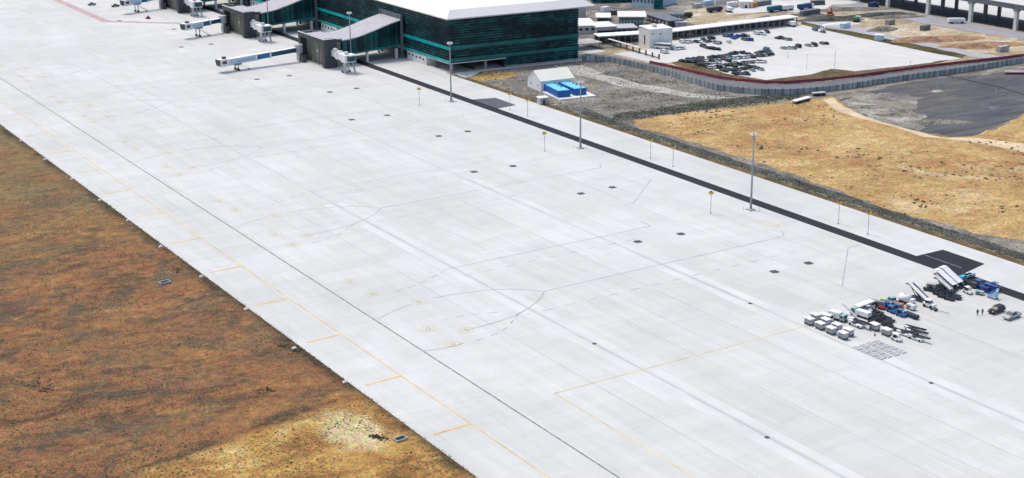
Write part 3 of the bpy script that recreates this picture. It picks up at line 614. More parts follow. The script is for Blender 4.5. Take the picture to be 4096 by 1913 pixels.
# ------------------------------------------------------------------ floodlight masts and signs
def mast():
    r=empty('floodlight_mast',(0,0)); tag(r,'','light mast')
    MB().bar((0,0,.35),(0,0,24),.36,12,.17).build('pole',mt['galv'],r,True)
    MB().box(-1.1,1.1,-1.1,1.1,0,.35).build('base',mt['conc'],r)
    mb=MB(); mb.bar((0,0,23.6),(0,0,23.8),.9,12).box(-1.2,1.2,-.08,.08,24,24.15).box(-.08,.08,-1.2,1.2,24.16,24.3); mb.build('lamp_ring',mt['galv'],r)
    for a in range(6):
        t=a*math.pi/3+.3; MB().beam((.85*math.cos(t),.85*math.sin(t),24.55),(1.15*math.cos(t),1.15*math.sin(t),24.1),.55,.28).build('floodlight',mt['white'],r)
    MB().bar((0,0,24),(0,0,25.2),.05).build('lightning_rod',mt['galv'],r)
    for x,y in ((1.7,1.7),(-1.7,1.7),(1.7,-1.7),(-1.7,-1.7)): MB().bar((x,y,0),(x,y,1),.14,8).build('bollard',mt['white'],r)
    return r
ms=mast()
for i,(y,l) in enumerate(((340.6,'tall grey floodlight mast beside the asphalt strip, nearest the camera'),(433.6,'tall grey floodlight mast in front of the white gabled tent and blue containers'),(526.5,'tall floodlight mast in front of the corner of the teal terminal'),(617.6,'floodlight mast in front of the nearest glazed walkway'),(711.2,'farthest floodlight mast beside the second gate tower'))):
    inst(ms,(303.7,y,.05),0,l,'floodlight masts along the asphalt strip')
def sign():
    r=empty('stand_sign',(0,0)); tag(r,'','sign')
    MB().bar((0,0,0),(0,0,6.2),.085,8).build('post',mt['galv'],r); MB().box(-.3,.3,-.3,.3,0,.2).build('base',mt['conc'],r)
    MB().box(-.8,.8,-.1,.1,6.2,6.95).build('yellow_panel',mt['yellow'],r)
    MB().box(-.6,.1,-.35,-.11,6.96,7.25).build('camera_box',mt['dgrey'],r)
    return r
sg=sign(); sgl=['behind the nearest mast','left of the nearest mast','left of the second mast','left of the terminal corner mast','near the worn asphalt pad, right of the pair','near the worn asphalt pad, left of the pair','on the right concrete margin, left of the middle pair','on the right concrete margin, right of the middle pair','left one of the pair before the black asphalt pad','right one of the pair before the black asphalt pad']
for (x,y,l) in ((291,344.8,sgl[1]),(290.6,437.3,sgl[2]),(289.8,528.3,sgl[3]),(315.4,486.6,sgl[4]),(315.6,500,sgl[5]),(316,408,sgl[6]),(315.8,395,sgl[7]),(316,314.8,sgl[8]),(315.7,302.2,sgl[9])):
    inst(sg,(x,y,.05),-.35,'yellow sign post '+l,'yellow stand sign posts')
# ------------------------------------------------------------------ tent, tanks
x0,y0=344.2,520.6; r=empty('gabled_tent',(x0,y0,0),R(-6)); tag(r,'large white gabled tent hall on the gravel between the mast and the terminal','tent')
m_tent=M('tent_fabric',(.88,.88,.88),.6,0,.04,.1); Lx,Ly=15.5,12.2
MB().hull8([(0,0,0),(Lx,0,0),(Lx,Ly,0),(0,Ly,0)],[(0,0,4.6),(Lx,0,4.6),(Lx,Ly,4.6),(0,Ly,4.6)]).build('walls',m_tent,r)
g_=MB(); g_.hull8([(0.01,0,4.61),(0.01,Ly,4.61),(0.01,Ly/2,8)],[(Lx-.01,0,4.61),(Lx-.01,Ly,4.61),(Lx-.01,Ly/2,8)]); g_.build('gable',m_tent,r)
rf=MB(); a=.45
rf.hull8([(-.5,-a,4.5),(Lx+.5,-a,4.5),(Lx+.5,Ly/2,8.1),(-.5,Ly/2,8.1)],[(-.5,-a,4.65),(Lx+.5,-a,4.65),(Lx+.5,Ly/2,8.26),(-.5,Ly/2,8.26)])
rf.hull8([(-.5,Ly/2,8.1),(Lx+.5,Ly/2,8.1),(Lx+.5,Ly+a,4.5),(-.5,Ly+a,4.5)],[(-.5,Ly/2,8.26),(Lx+.5,Ly/2,8.26),(Lx+.5,Ly+a,4.65),(-.5,Ly+a,4.65)]); rf.build('roof',mt['roofw'],r)
for yy in (2.6,8.8): MB().box(-.06,-.01,yy,yy+.5,1.8,2.8).build('window',mt['dgrey'],r)
for i,(cx,cy,rz,lab) in enumerate(((346.9,512.6,-101,'blue water tank with light blue top, left one in front of the white tent'),(354.4,512.2,-98,'blue water tank with light blue top, right one behind the lamp mast'))):
    r=empty('water_tank',(cx,cy,.5),R(rz)); tag(r,lab,'tank',group='blue tanks by the tent'); L_,W_=15.5,5.6; h=2.7
    MB().box(-L_/2,L_/2,-W_/2,W_/2,0,h).build('tank_body',mt['tankside'],r); MB().box(-L_/2+.25,L_/2-.25,-W_/2+.25,W_/2-.25,h+.01,h+.2).build('tank_top',mt['tanktop'],r)
    for k in range(3): MB().box(-L_/2+2+3*k,-L_/2+2.8+3*k,1.2,2,h+.21,h+.55).build('hatch',mt['blue'],r)
r=empty('tank_plinth',(343.0,503.3,0),R(-8)); tag(r,'low white concrete platform beneath the blue tanks','platform')
MB().box(-1.2,15.5,-1.0,16.5,0,.5).build('slab',mt['concw'],r)
gx,gy=G(2170,416); r=empty('guard_hut',(gx,gy,0),R(-10)); tag(r,'small grey hut with flat white roof on the gravel beside the white tent','hut')
MB().box(-1.8,1.8,-1.5,1.5,0,2.7).build('walls',mt['lgrey'],r); MB().box(-2.1,2.1,-1.8,1.8,2.71,3.0).build('roof',mt['white'],r); MB().box(-.5,.5,-1.56,-1.51,0.1,2.1).build('door',mt['dgrey'],r)
# ------------------------------------------------------------------ perimeter fence and kerb
fpx=((2330,243),(2440,250),(2520,266),(2600,285),(2660,301),(2720,318),(2800,344),(2870,362),(2950,372),(3020,378),(3100,380),(3190,378),(3290,370),(3370,360),(3450,349),(3550,333),(3650,318),(3800,299),(3950,275),(4100,250),(4250,225))
fp=[Vector(G(*p)) for p in fpx]
fe=empty('perimeter_fence',(fp[0].x,fp[0].y,0)); tag(fe,'long grey panelled perimeter fence curving around the car park','fence')
mb=MB(); acc=0; posts=[]
for a,b in zip(fp,fp[1:]):
    mb.beam((a.x,a.y,1.25),(b.x,b.y,1.25),.14,2.4); n=max(1,round((b-a).length/3.0))
    for k in range(n): posts.append(a.lerp(b,k/n))
for v in range(len(mb.v)): mb.v[v]=tuple(Vector(mb.v[v])-fe.location)
g=NG('fence_panels'); X,Y,Z=g.xyz(); wn=g.N.new('ShaderNodeTexVoronoi'); wn.inputs['Scale'].default_value=.45; g.L.new(g.pos(1,1,.01),wn.inputs['Vector'])
c=g.ramp(wn.outputs[1],[(0,(.20,.23,.24)),(.45,(.30,.34,.36)),(.8,(.40,.44,.46)),(1,(.52,.54,.57))]); 
mb.build('panels',g.out(c,.8),fe)
pm=MB().box(-.14,.14,-.14,.14,0,2.75); 
p0=None
for i,p in enumerate(posts[:100]):
    if p0 is None: p0=pm.build('post',mt['fencep'],fe); o=p0
    else: o=p0.copy(); C.objects.link(o); o.parent=fe
    o.location=(p.x-fe.location.x,p.y-fe.location.y,0)
mpx=((2600,256),(2690,275),(2790,298),(2880,317),(2960,328),(3060,336),(3140,337),(3290,327),(3450,308),(3650,280),(3800,262),(4000,240),(4200,215))
mp=[Vector(G(*p)) for p in mpx]; kb=empty('red_kerb_fence',(mp[0].x,mp[0].y,0)); tag(kb,'low dark red barrier running inside the grey perimeter fence','barrier')
mb=MB()
for a,b in zip(mp,mp[1:]): mb.beam((a.x,a.y,.85),(b.x,b.y,.85),.4,1.3)
for v in range(len(mb.v)): mb.v[v]=tuple(Vector(mb.v[v])-kb.location)
mb.build('rail',mt['maroon'],kb); p0=None
for a,b in zip(mp,mp[1:]):
    n=max(1,round((b-a).length/6))
    for k in range(n):
        q=a.lerp(b,k/n)
        if p0 is None: p0=MB().box(-.1,.1,-.2,.2,0,1.55).build('post',mt['dgrey'],kb); o=p0
        else: o=p0.copy(); C.objects.link(o); o.parent=kb
        o.location=(q.x-kb.location.x,q.y-kb.location.y,0)
# ------------------------------------------------------------------ buildings beyond the fence
def block(name,px0,px1,depth,h,mat,lab,cat,roofm=None,z=0,over=.3,wins=0,winm=None,roofh=.4,doors=()):
    """front wall stands on the ground from pixel px0 to px1"""
    a=Vector(G(*px0,z));b=Vector(G(*px1,z)); d=b-a; L=d.length; an=math.atan2(d.y,d.x)
    r=empty(name,(a.x,a.y,z),an); tag(r,lab,cat)
    MB().box(0,L,0,depth,0,h).build('walls',mat,r)
    MB().box(-over,L+over,-over,depth+over,h+.01,h+roofh).build('roof',roofm or mat,r)
    if wins:
        for i in range(wins):
            x=L*(i+.5)/wins; MB().box(x-L/wins*.28,x+L/wins*.28,-.08,-.01,h*.42,h*.75).build('window',winm or mt['glass'],r)
    for x0_,x1_,h_ in doors: MB().box(L*x0_,L*x1_,-.1,-.01,.02,h*h_).build('opening',mt['black'],r)
    return r
block('concrete_core',(2311,84),(2343,84),14,7.0,mt['conc'],'square grey concrete block right behind the terminal roof corner','building',mt['conc'],over=.0)
block('service_building',(2311,136),(2384,134),22,3.8,mt['cream'],'white flat-roofed service building abutting the terminal','building',mt['white'],wins=3)
block('service_annexe',(2386,140),(2466,136),15,3.6,mt['lgrey'],'grey annexe with a dark open front between the service building and the canopy','building',mt['cream'],doors=((.04,.96,.55),))
block('workshop',(2466,138),(2550,135),12,2.8,mt['slate'],'pale grey workshop with plain walls left of the white cube building','building',mt['lgrey'],wins=4)
block('hexagon_kiosk',(2395,85),(2432,85),11,1.9,mt['dgrey'],'small dark pavilion under a bright white roof on the construction ground','pavilion',mt['white'],over=1.6)
block('glass_office',(2478,112),(2578,112),16,5.6,mt['slate'],'grey green office with rows of windows and a white roof','building',mt['cream'],wins=8,winm=mt['mint'],over=1.0)
block('low_store',(2583,84),(2675,112),9,3.2,mt['dgrey'],'dark scaffolded low building behind the white cube building','building',mt['slate'],wins=6,winm=mt['lgrey'])
block('teal_hall',(2370,14),(2528,10),30,6,m_cwx,'dark teal curved hall beyond the terminal roof at the top edge','building',mt['dgrey'],over=0)
block('glass_pavilion',(2530,24),(2616,34),22,6,mt['lblue'],'pale blue glass pavilion at the top edge','building',mt['cream'],wins=6,winm=mt['slate'])
block('dark_pylon',(2616,38),(2652,38),6,6,m_cwx,'dark teal stair tower at the top edge','building',mt['dgrey'],over=0)
block('site_office',(2682,80),(2735,80),10,2.6,mt['conc'],'grey site office left of the sandy yard','building',mt['slate'],wins=3)
block('site_shed',(2700,112),(2745,112),6,2.6,mt['lgrey'],'pale grey shed behind the long white canopy','shed',mt['lgrey'])
block('site_cabin',(2960,33),(3010,33),9,3.2,mt['cream'],'cream site cabin with a dark door beyond the sandy yard','cabin',mt['cream'],doors=((.4,.55,.5),))
block('kiosk',(3497,163),(3532,165),2.6,2.6,mt['lblue'],'pale blue white booth on the edge of the car park','booth',mt['white'])
# white cube building
a=Vector(G(2588,190)); r=empty('white_cube_building',(a.x,a.y,0),R(-12)); tag(r,'white plastered two storey cube building at the left end of the car park','building')
MB().box(0,12.2,-2.6,9.5,0,8.8).build('walls',mt['concw'],r); MB().box(-.15,12.35,-2.75,9.65,8.81,9.2).build('parapet',mt['white'],r)
MB().box(-.06,-.01,2.2,3.6,1.0,5.5).build('door',mt['dgrey'],r)
for x,z in ((1.5,6.6),(5.5,6.3)): MB().box(x,x+.7,-2.67,-2.61,z,z+.6).build('window',mt['dgrey'],r)
MB().box(4,6,2,4,9.21,10.6).build('roof_tank',mt['cream'],r)
for x,y in ((1.5,7),(9,6),(10.5,1)): MB().box(x,x+.2,y,y+.2,9.21,12.0).build('antenna_post',mt['lgrey'],r)
# long canopies
def canopy(pa,pb,dep,h,lab,n):
    a=Vector(G(*pa));b=Vector(G(*pb));d=b-a;L=d.length; r=empty('long_canopy',(a.x,a.y,0),math.atan2(d.y,d.x)); tag(r,lab,'canopy')
    MB().box(-.5,L+.5,-1,dep+.5,h,h+.45).build('roof',mt['white'],r)
    MB().box(0,L,dep-.3,dep,0,h-.01).build('rear_wall',mt['slate'],r)
    for i in range(n): MB().box(L*i/(n-1)-.18,L*i/(n-1)+.18,-.18,.18,0,h-.01).build('post',mt['grey'],r)
    rr=random.Random(5)
    for i in range(n*2): x=rr.uniform(1,L-3); MB().box(x,x+rr.uniform(1,3),dep-1.4,dep-.5,0,rr.uniform(.8,2.0)).build('counter',mt[rr.choice(('dgrey','slate','grey','conc'))],r)
canopy((2684,160),(3186,100),6.5,3.9,'long thin white canopy over a dark open front behind the car park',22)
canopy((2396,176),(2578,165),7,3.5,'white canopy between the terminal and the white cube building',8)
a=G(2312,205); r=empty('tilted_concrete_canopy',(a[0],a[1],0),R(-5)); tag(r,'pale concrete entrance slab roof touching the right end of the terminal','canopy')
MB().box(0,13.5,0,12,2.6,3.2).build('roof_slab',mt['conc'],r)
for x,y in ((1,1),(12.5,1),(12.5,11),(1,11)): MB().box(x-.25,x+.25,y-.25,y+.25,0,2.59).build('post',mt['conc'],r)
a=Vector(G(2433,178));b=Vector(G(2636,238)); d=b-a; r=empty('covered_walkway',(a.x,a.y,0),math.atan2(d.y,d.x)); tag(r,'narrow white topped walkway rail with brown posts leading towards the car park','walkway')
L=d.length; MB().box(0,L*.62,-.5,.9,2.6,2.85).build('roof',mt['cream'],r); MB().box(0,L,-.2,.2,.5,.9).build('rail',mt['slate'],r)
for i in range(9): MB().box(L*i/8-.3,L*i/8+.3,-.3,.3,0,2.5).build('post',mt['wood'],r)
# viaduct
va=empty('elevated_road',(624.5,550,0)); tag(va,'raised concrete road deck on pale square columns at the top right corner','viaduct')
MB().box(-1.5,24,-260,330,11.0,12.6).build('deck',mt['conc'],va); MB().box(-1.9,-1.51,-260,330,10.6,13.2).build('edge_beam',mt['slate'],va)
MB().box(-1.5,24,-260,330,12.61,12.7).build('road_surface',m_pale,va)
for k in range(-5,8):
    y=565.1-550+29.4*k
    MB().box(-.9,.9,y-.9,y+.9,0,10.98).build('column',mt['concw'],va); MB().box(-1.4,1.4,y-1.4,y+1.4,9.4,10.99).build('column_head',mt['conc'],va)
    MB().box(10.5,12,y-.8,y+.8,0,10.98).build('inner_column',mt['slate'],va); MB().box(21.5,22.8,y-.8,y+.8,0,10.98).build('inner_column',mt['slate'],va)
# ------------------------------------------------------------------ cars in the car park
ccol=dict(white=(.70,.71,.72),silver=(.36,.38,.40),dark=(.018,.022,.026),black=(.010,.012,.014),green=(.015,.05,.045),blue=(.02,.06,.33),slate=(.09,.14,.20),red=(.12,.01,.03),teal=(.09,.21,.24),grey=(.12,.13,.14))
ccol['dark']=(.026,.031,.038)
cmat={k:M('car_paint_'+k,v,.35,0,.05) for k,v in ccol.items()}
def car_mesh(kind,mat):
    mb=MB(); w_=.88
    if kind=='van': body=[(-2.5,.4),(2.5,.4),(2.5,1.1),(1.9,1.3),(1.35,2.05),(-2.5,2.1)]; gl=[(1.3,1.25),(1.75,1.3),(1.3,1.9),(-1.8,1.9),(-1.8,1.25)]
    elif kind=='pickup': body=[(-2.6,.45),(2.6,.45),(2.6,1.0),(1.3,1.12),(.9,1.12),(-.8,1.12),(-2.6,1.1)]; gl=[(1.2,1.13),(.65,1.75),(-.6,1.75),(-.8,1.13)]
    elif kind=='suv': body=[(-2.35,.4),(2.35,.4),(2.35,1.0),(1.2,1.1),(-2.35,1.12)]; gl=[(1.15,1.11),(.6,1.72),(-2.0,1.72),(-2.3,1.11)]
    else: body=[(-2.2,.3),(2.2,.3),(2.2,.8),(1.1,.95),(-1.6,1.0),(-2.2,.95)]; gl=[(1.0,.96),(.4,1.42),(-1.0,1.42),(-1.7,1.01)]
    mb.prism(body,-w_,w_,0)
    if kind=='van': mb.prism(gl,-w_-.02,w_+.02,1)
    else:
        k=len(gl); mb.hull8([(x,-w_+.04,z) for x,z in gl],[(x,w_-.04,z) for x,z in gl],1)
        xs=[x for x,z in gl if z>1.3]; zt=max(z for x,z in gl); mb.box(min(xs)+.02,max(xs)-.02,-w_+.12,w_-.12,zt+.005,zt+.07,0)
    for x in (-1.45,1.45):
        for y in (-w_-.02,w_-.2): mb.bar((x,y,.33),(x,y+.22,.33),.33,8,mi=2)
    o=mb.build('parked_car',[mat,mt['glass'],mt['black']]); return o
protos={}
def park(px,py,col,kind='car',zone='',rz=None):
    key=(col,kind)
    if key not in protos: protos[key]=car_mesh(kind,cmat[col]); o=protos[key]
    else: o=protos[key].copy(); C.objects.link(o)
    x,y=G(px,py); o.location=(x,y,.07); o.rotation_euler=(0,0,(rz if rz is not None else random.choice((R(83),R(80),R(-97))))+random.uniform(-.08,.08))
    o.scale=(.82,.82,.85); parked.append((zone,px,col,kind,o))
parked=[]
S1=lambda zx,zy:(2640+zx*.1912,100+zy*.1912); S4=lambda zx,zy:(3100+zx*.1995,zy*.1995)
def rowof(zone,items,f=S1):
    for it in items:
        zx,zy,col=it[:3]
        if col in ('dark','green','grey') and random.random()<.2: col=random.choice(('white','silver','silver','slate'))  # some dark cars recoloured paler to stand in for bright glints
        kind=it[3] if len(it)>3 else 'car'; px,py=f(zx,zy); park(px,py,col,kind,zone)
rowof('by the canopy at the far left',[(450,378,'white','van'),(560,382,'white','pickup'),(635,378,'silver'),(750,372,'green'),(825,372,'dark'),(905,320,'green'),(960,368,'grey'),(1030,360,'dark'),(1045,298,'black','suv'),(1105,296,'black'),(1175,400,'silver','van'),(1240,395,'slate'),(1440,378,'white')])
rowof('in the short line behind the white vans',[(895,470,'dark','van'),(950,490,'slate'),(1010,505,'dark'),(1075,515,'black','suv'),(1140,520,'dark'),(1215,528,'black')])
rowof('in the blue cluster near the canopy',[(1365,252,'slate'),(1430,250,'blue'),(1500,250,'blue','pickup'),(1570,280,'blue'),(1615,262,'blue','suv'),(1530,296,'blue'),(1705,252,'green'),(1765,250,'black','suv'),(1830,250,'dark'),(1755,325,'slate'),(1820,330,'blue'),(1890,335,'blue','suv')])
rowof('in the white van group under the canopy middle',[(2010,200,'white','van'),(2080,205,'white'),(2150,212,'white','van'),(2240,170,'black','suv')])
rowof('beside the white cube building',[(60,590,'white','van'),(140,590,'white'),(230,520,'teal','van'),(295,525,'white'),(360,520,'white','suv'),(430,510,'silver'),(487,508,'white')])
rowof('in the middle row',[(1040,700,'green'),(1110,695,'green','suv'),(1180,690,'dark'),(1240,680,'green'),(1320,672,'slate'),(1385,660,'slate'),(1450,640,'dark'),(1510,620,'dark'),(1570,612,'dark','suv'),(1690,600,'black'),(1750,600,'dark'),(1850,630,'dark'),(1905,660,'dark'),(1950,690,'black'),(2030,610,'slate'),(2095,600,'slate','suv'),(2165,575,'dark'),(2220,540,'slate','van'),(2275,570,'slate')])
rowof('in the pale row below the middle',[(1310,735,'red'),(1400,720,'silver'),(1460,715,'teal'),(1525,715,'white','suv'),(1590,710,'white'),(1655,705,'teal'),(1725,700,'white'),(1790,700,'silver'),(1850,685,'white'),(1905,690,'dark'),(2050,665,'grey'),(2120,660,'dark'),(2190,655,'silver'),(2255,645,'dark','suv'),(2330,630,'black')])
rowof('in the left dark row above the verge',[(450,770,'green'),(520,785,'dark'),(590,740,'dark'),(640,745,'slate'),(700,742,'dark','suv'),(765,730,'dark'),(825,712,'grey'),(880,712,'dark')])
rowof('in the second dark row above the verge',[(600,790,'dark'),(670,790,'slate'),(740,790,'dark','suv'),(810,790,'red'),(880,785,'dark'),(950,765,'dark'),(1020,765,'green'),(1085,775,'dark'),(1150,775,'silver'),(1220,780,'dark','suv')])
rowof('in the third row above the verge',[(790,850,'green'),(860,850,'dark'),(930,850,'red'),(1000,850,'dark'),(1055,850,'silver'),(1108,850,'white'),(1162,850,'white'),(1222,860,'dark','van')])
rowof('at the verge below the dark rows',[(970,890,'green'),(1030,910,'white'),(1105,912,'white'),(1165,905,'black'),(1230,915,'dark','van')])
rowof('in the loose front cluster',[(1430,780,'dark','suv'),(1370,860,'dark'),(1430,860,'green'),(1500,850,'green'),(1560,810,'grey'),(1650,850,'dark','suv'),(1760,808,'grey'),(1790,860,'grey'),(1850,800,'silver'),(1910,800,'grey')])
rowof('in the front line nearest the fence',[(1300,970,'grey'),(1370,985,'dark'),(1350,935,'dark'),(1430,955,'grey'),(1490,965,'dark'),(1560,965,'dark'),(1560,900,'black','suv'),(1640,960,'slate'),(1715,935,'dark'),(1785,930,'dark'),(1850,905,'black','suv'),(1915,900,'grey'),(1980,905,'grey'),(2050,930,'dark'),(2115,950,'dark'),(1935,970,'silver'),(1560,1040,'dark'),(1650,1040,'grey'),(1740,1045,'slate'),(1820,1048,'dark','suv')])
rowof('in the white trio on the open concrete',[(2010,790,'white'),(2095,792,'white','suv'),(2170,790,'white')])
rowof('in the small upper right group',[(50,785,'dark'),(105,780,'dark','suv'),(160,795,'slate'),(215,808,'silver'),(285,812,'teal')],S4)
rowof('in the pale line right of centre',[(160,985,'silver'),(230,985,'white'),(305,985,'white','suv'),(380,982,'teal'),(465,955,'black','van'),(650,930,'silver'),(715,932,'white'),(790,930,'black','van'),(945,890,'grey'),(1020,892,'dark')],S4)
rowof('near the access road at the far right',[(800,620,'slate','van'),(970,595,'white','van'),(955,660,'grey')],S4)
kn=dict(car='car',suv='tall car',van='van',pickup='pickup')
ordn=['first','second','third','fourth','fifth','sixth','seventh','eighth','ninth','tenth','eleventh','twelfth','thirteenth','fourteenth','fifteenth','sixteenth','seventeenth','eighteenth','nineteenth','twentieth']
zs={}
for z_,px,col,kind,o in parked: zs.setdefault(z_,[]).append((px,col,kind,o))
for z_,it in zs.items():
    it.sort(key=lambda t:t[0])
    for i,(px,col,kind,o) in enumerate(it):
        tag(o,f"{col} {kn[kind]} {ordn[i]} from left {z_}",'car','cars parked in the concrete car park')
# slim lamp posts
lp=empty('lamp_post',(0,0)); tag(lp,'','lamp post'); MB().bar((0,0,0),(0,0,7.5),.10,6,.06).build('pole',mt['galv'],lp); MB().box(-.5,.5,-.15,.15,7.5,7.65).build('lamp_head',mt['lgrey'],lp)
for (px,py,s_,l) in ((3151,234,.55,'on the car park beside the pale parked line'),(3226,277,.85,'on the empty concrete near the front verge'),(3338,274,1.0,'on the concrete corner above the verge'),(2818,125,.8,'behind the long white canopy'),(3638,300,.8,'just inside the perimeter fence'),(2380,330,.5,'on the gravel near the fence')):
    x,y=G(px,py); o=inst(lp,(x,y,.05),0,'thin grey lamp post '+l,'thin lamp posts'); o.scale=(1,1,s_)
for (px,py,l) in ((3748,366,'left of the two in the dark gravel yard'),(3978,432,'right of the two in the dark gravel yard')):
    x,y=G(px,py); r=empty('yard_lamp_post',(x,y,.04)); tag(r,'pale post on a concrete footing, '+l,'lamp post',group='posts in the gravel yard')
    MB().bar((0,0,.3),(0,0,8.2),.16,8,.1).build('pole',mt['lgrey'],r); MB().tap(-2.2,2.2,-1.6,1.6,0,.45,.9).build('footing',mt['conc'] if 'left' in l else mt['slate'],r)
# flat trailers in the field and yard
def flatbed(px,py,L,rz,lab,top):
    x,y=G(px,py); r=empty('flat_trailer',(x,y,.05),rz); tag(r,lab,'trailer')
    MB().box(-L/2,L/2,-1.2,1.2,.95,1.3).build('deck',top,r); MB().box(-L/2+.4,L/2-.4,-1,1,.5,.94).build('chassis',mt['dark'],r)
    for xx in (-L*.3,-L*.3+1.2,L*.35): MB().bar((xx,-1.15,.45),(xx,1.15,.45),.45,10).build('axle_wheels',mt['black'],r)
flatbed(3205,408,11,R(12),'long white flat trailer parked on the bank above the tan field',mt['white'])
flatbed(3275,382,6,R(-15),'short white topped trailer beside the fence above the tan field',mt['lgrey'])
# site vehicles far away
def site_truck(px,py,rz,cab,box,lab,L=7,h=2.6,name='site_truck',cat='truck'):
    x,y=G(px,py); r=empty(name,(x,y,.05),rz); tag(r,lab,cat)
    MB().box(-L/2,L/2-2.1,-1.2,1.2,.95,.95+h*.75).build('cargo_box',box,r); MB().prism([(L/2-2,.6),(L/2,.6),(L/2,1.6),(L/2-.4,2.6),(L/2-2,2.6)],-1.15,1.15).build('cab',cab,r)
    MB().box(L/2-.35,L/2-.02,-1,1,1.65,2.2).build('windscreen',mt['glass'],r); MB().box(-L/2,L/2,-.8,.8,.55,.94).build('chassis',mt['dark'],r)
    for xx in (-L*.3,L*.32): MB().bar((xx,-1.2,.5),(xx,1.2,.5),.5,10).build('axle_wheels',mt['black'],r)
site_truck(3103,46,R(5),mt['cream'],M('blue_green_tarp',(.02,.16,.22),.6),'long truck with dark blue green load on the far site road',12,2.8)
site_truck(3222,36,R(8),mt['white'],mt['dblue'],'white cab truck with a deep blue box on the far site road',12,2.6)
site_truck(3150,42,R(5),mt['white'],mt['white'],'white box truck parked between the two coloured trucks',8,2.8)
site_truck(2740,72,R(3),mt['dark'],mt['dark'],'dark lorry standing at the edge of the sandy yard',9,2.4)
site_truck(2858,48,R(3),mt['dark'],M('purple_grey_load',(.08,.07,.11),.8),'dark lorry with a purple grey load beyond the sandy yard',10,2.4)
site_truck(2915,48,R(70),mt['white'],mt['white'],'small white truck right of the dark lorry',6,2.4)
site_truck(3495,30,R(10),mt['green'],mt['dblue'],'green and blue truck beside the raised road columns',8,2.6)
site_truck(3426,86,R(20),mt['white'],mt['green'],'small green and white truck on the construction ground',6,2.0)
site_truck(3826,94,R(-30),mt['white'],mt['white'],'white truck parked in front of the raised road column',9,2.4)
site_truck(3166,106,R(80),mt['white'],mt['white'],'white van at the right end of the long canopy',5,2.4)
# bus beside the cube
x,y=G(2652,196); r=empty('minibus',(x,y,.07),R(-57)); tag(r,'white minibus with a black window band in front of the white cube building','bus')
MB().box(-4,4,-1.15,1.15,.5,1.5).build('body',mt['white'],r); MB().box(-3.95,3.95,-1.12,1.12,1.51,2.4).build('window_band',mt['glass'],r); MB().box(-4,4,-1.15,1.15,2.41,2.8).build('roof',mt['white'],r)
for xx in (-2.5,2.5): MB().bar((xx,-1.17,.45),(xx,1.17,.45),.45,10).build('axle_wheels',mt['black'],r)
# excavator
x,y=G(4075,298); r=empty('striped_barrier',(x,y,0),R(-35)); tag(r,'white topped red site barrier at the right edge of the gravel yard','barrier'); MB().box(-6,6,-.5,.5,.9,1.5).build('white_rail',mt['white'],r); MB().box(-6,6,-.3,.3,0,.89).build('red_base',mt['red'],r)
x,y=G(3322,74); r=empty('excavator',(x,y,0),R(20)); tag(r,'orange excavator on a dark earth heap near the car park','excavator')
MB().box(-2.2,2.2,-1.5,-.8,0,1).box(-2.2,2.2,.8,1.5,0,1).build('tracks',mt['black'],r); MB().box(-2,1.6,-1.4,1.4,1.1,2.3).build('body',mt['orange'],r); MB().box(.2,1.8,.1,1.3,2.31,3.5).build('cab',mt['glass'],r)
MB().beam((1.4,-.3,2.2),(-.8,-.3,6.2),.5,.6).beam((-.8,-.3,6.2),(-3.2,-.3,4),.4,.5).build('boom',mt['orange'],r); MB().box(-3.8,-2.8,-.9,.3,2.8,3.9).build('bucket',mt['dgrey'],r)
def heap(px,py,rx,ry,h,mat,lab,rz=0):
    x,y=G(px,py); mb=MB(); n=22; rings=5; vs=[]
    for i in range(rings):
        t=i/rings
        for k in range(n):
            a=2*math.pi*k/n; q=(1-t)*(1+.22*mn.noise(Vector((math.cos(a)*1.4+px,math.sin(a)*1.4,t*2)))); vs.append((rx*q*math.cos(a),ry*q*math.sin(a),h*(1-(1-t)**2)*(1+.3*mn.noise(Vector((a,t*3,px))))-(.05 if i==0 else 0)))
    vs.append((0,0,h)); mb.v=vs
    for i in range(rings-1):
        for k in range(n): mb.f.append((i*n+k,i*n+(k+1)%n,(i+1)*n+(k+1)%n,(i+1)*n+k)); mb.m.append(0)
    for k in range(n): mb.f.append(((rings-1)*n+k,(rings-1)*n+(k+1)%n,rings*n)); mb.m.append(0)
    o=mb.build('earth_heap',mat); o.location=(x,y,0); o.rotation_euler=(0,0,rz); tag(o,lab,'earth heap')
heap(3322,80,20,5,1.9,m_ditch,'dark earth heap under the orange excavator',R(-25))
heap(3400,40,28,5,1.4,m_grav,'long low gravel heap beyond the excavator',R(-25))
heap(3520,62,22,5,1.6,m_ditch,'dark heap beside the construction road',R(-20))
heap(3590,70,18,4,1.3,m_grav,'grey gravel heap below the raised road',R(-20))
heap(3530,120,10,5,1.8,m_grav,'rubble heap with grey stones behind the white booth')
heap(3360,97,12,3,.9,mt['cream'],'pale sand heap behind the access road',R(-22))
m_rust=soil('rusty_earth',[(.3,(.13,.08,.06)),(.45,(.24,.15,.10)),(.58,(.36,.22,.12)),(.72,(.48,.38,.26))],.06,.06,.1,spots=.3,grain=.9)
heap(3740,158,26,9,1.3,m_rust,'rusty brown earth heap on the construction ground',R(-22))
heap(3930,182,22,8,1.2,m_rust,'long rusty earth heap left of the fence corner',R(-22))
heap(2440,290,9,1.2,.6,mt['rock'],'low ridge of grey spoil on the gravel near the fence',R(10))
for px,py,rx,ry,h,l in ((3480,430,14,4,1.2,'left spoil mound on the edge of the gravel yard'),(3600,460,16,4,1.3,'middle spoil mound on the edge of the gravel yard'),(3760,490,20,5,1.5,'broad spoil mound at the bottom of the gravel yard')): heap(px,py,rx*.7,ry*.8,h*.6,m_site,l,R(-35))
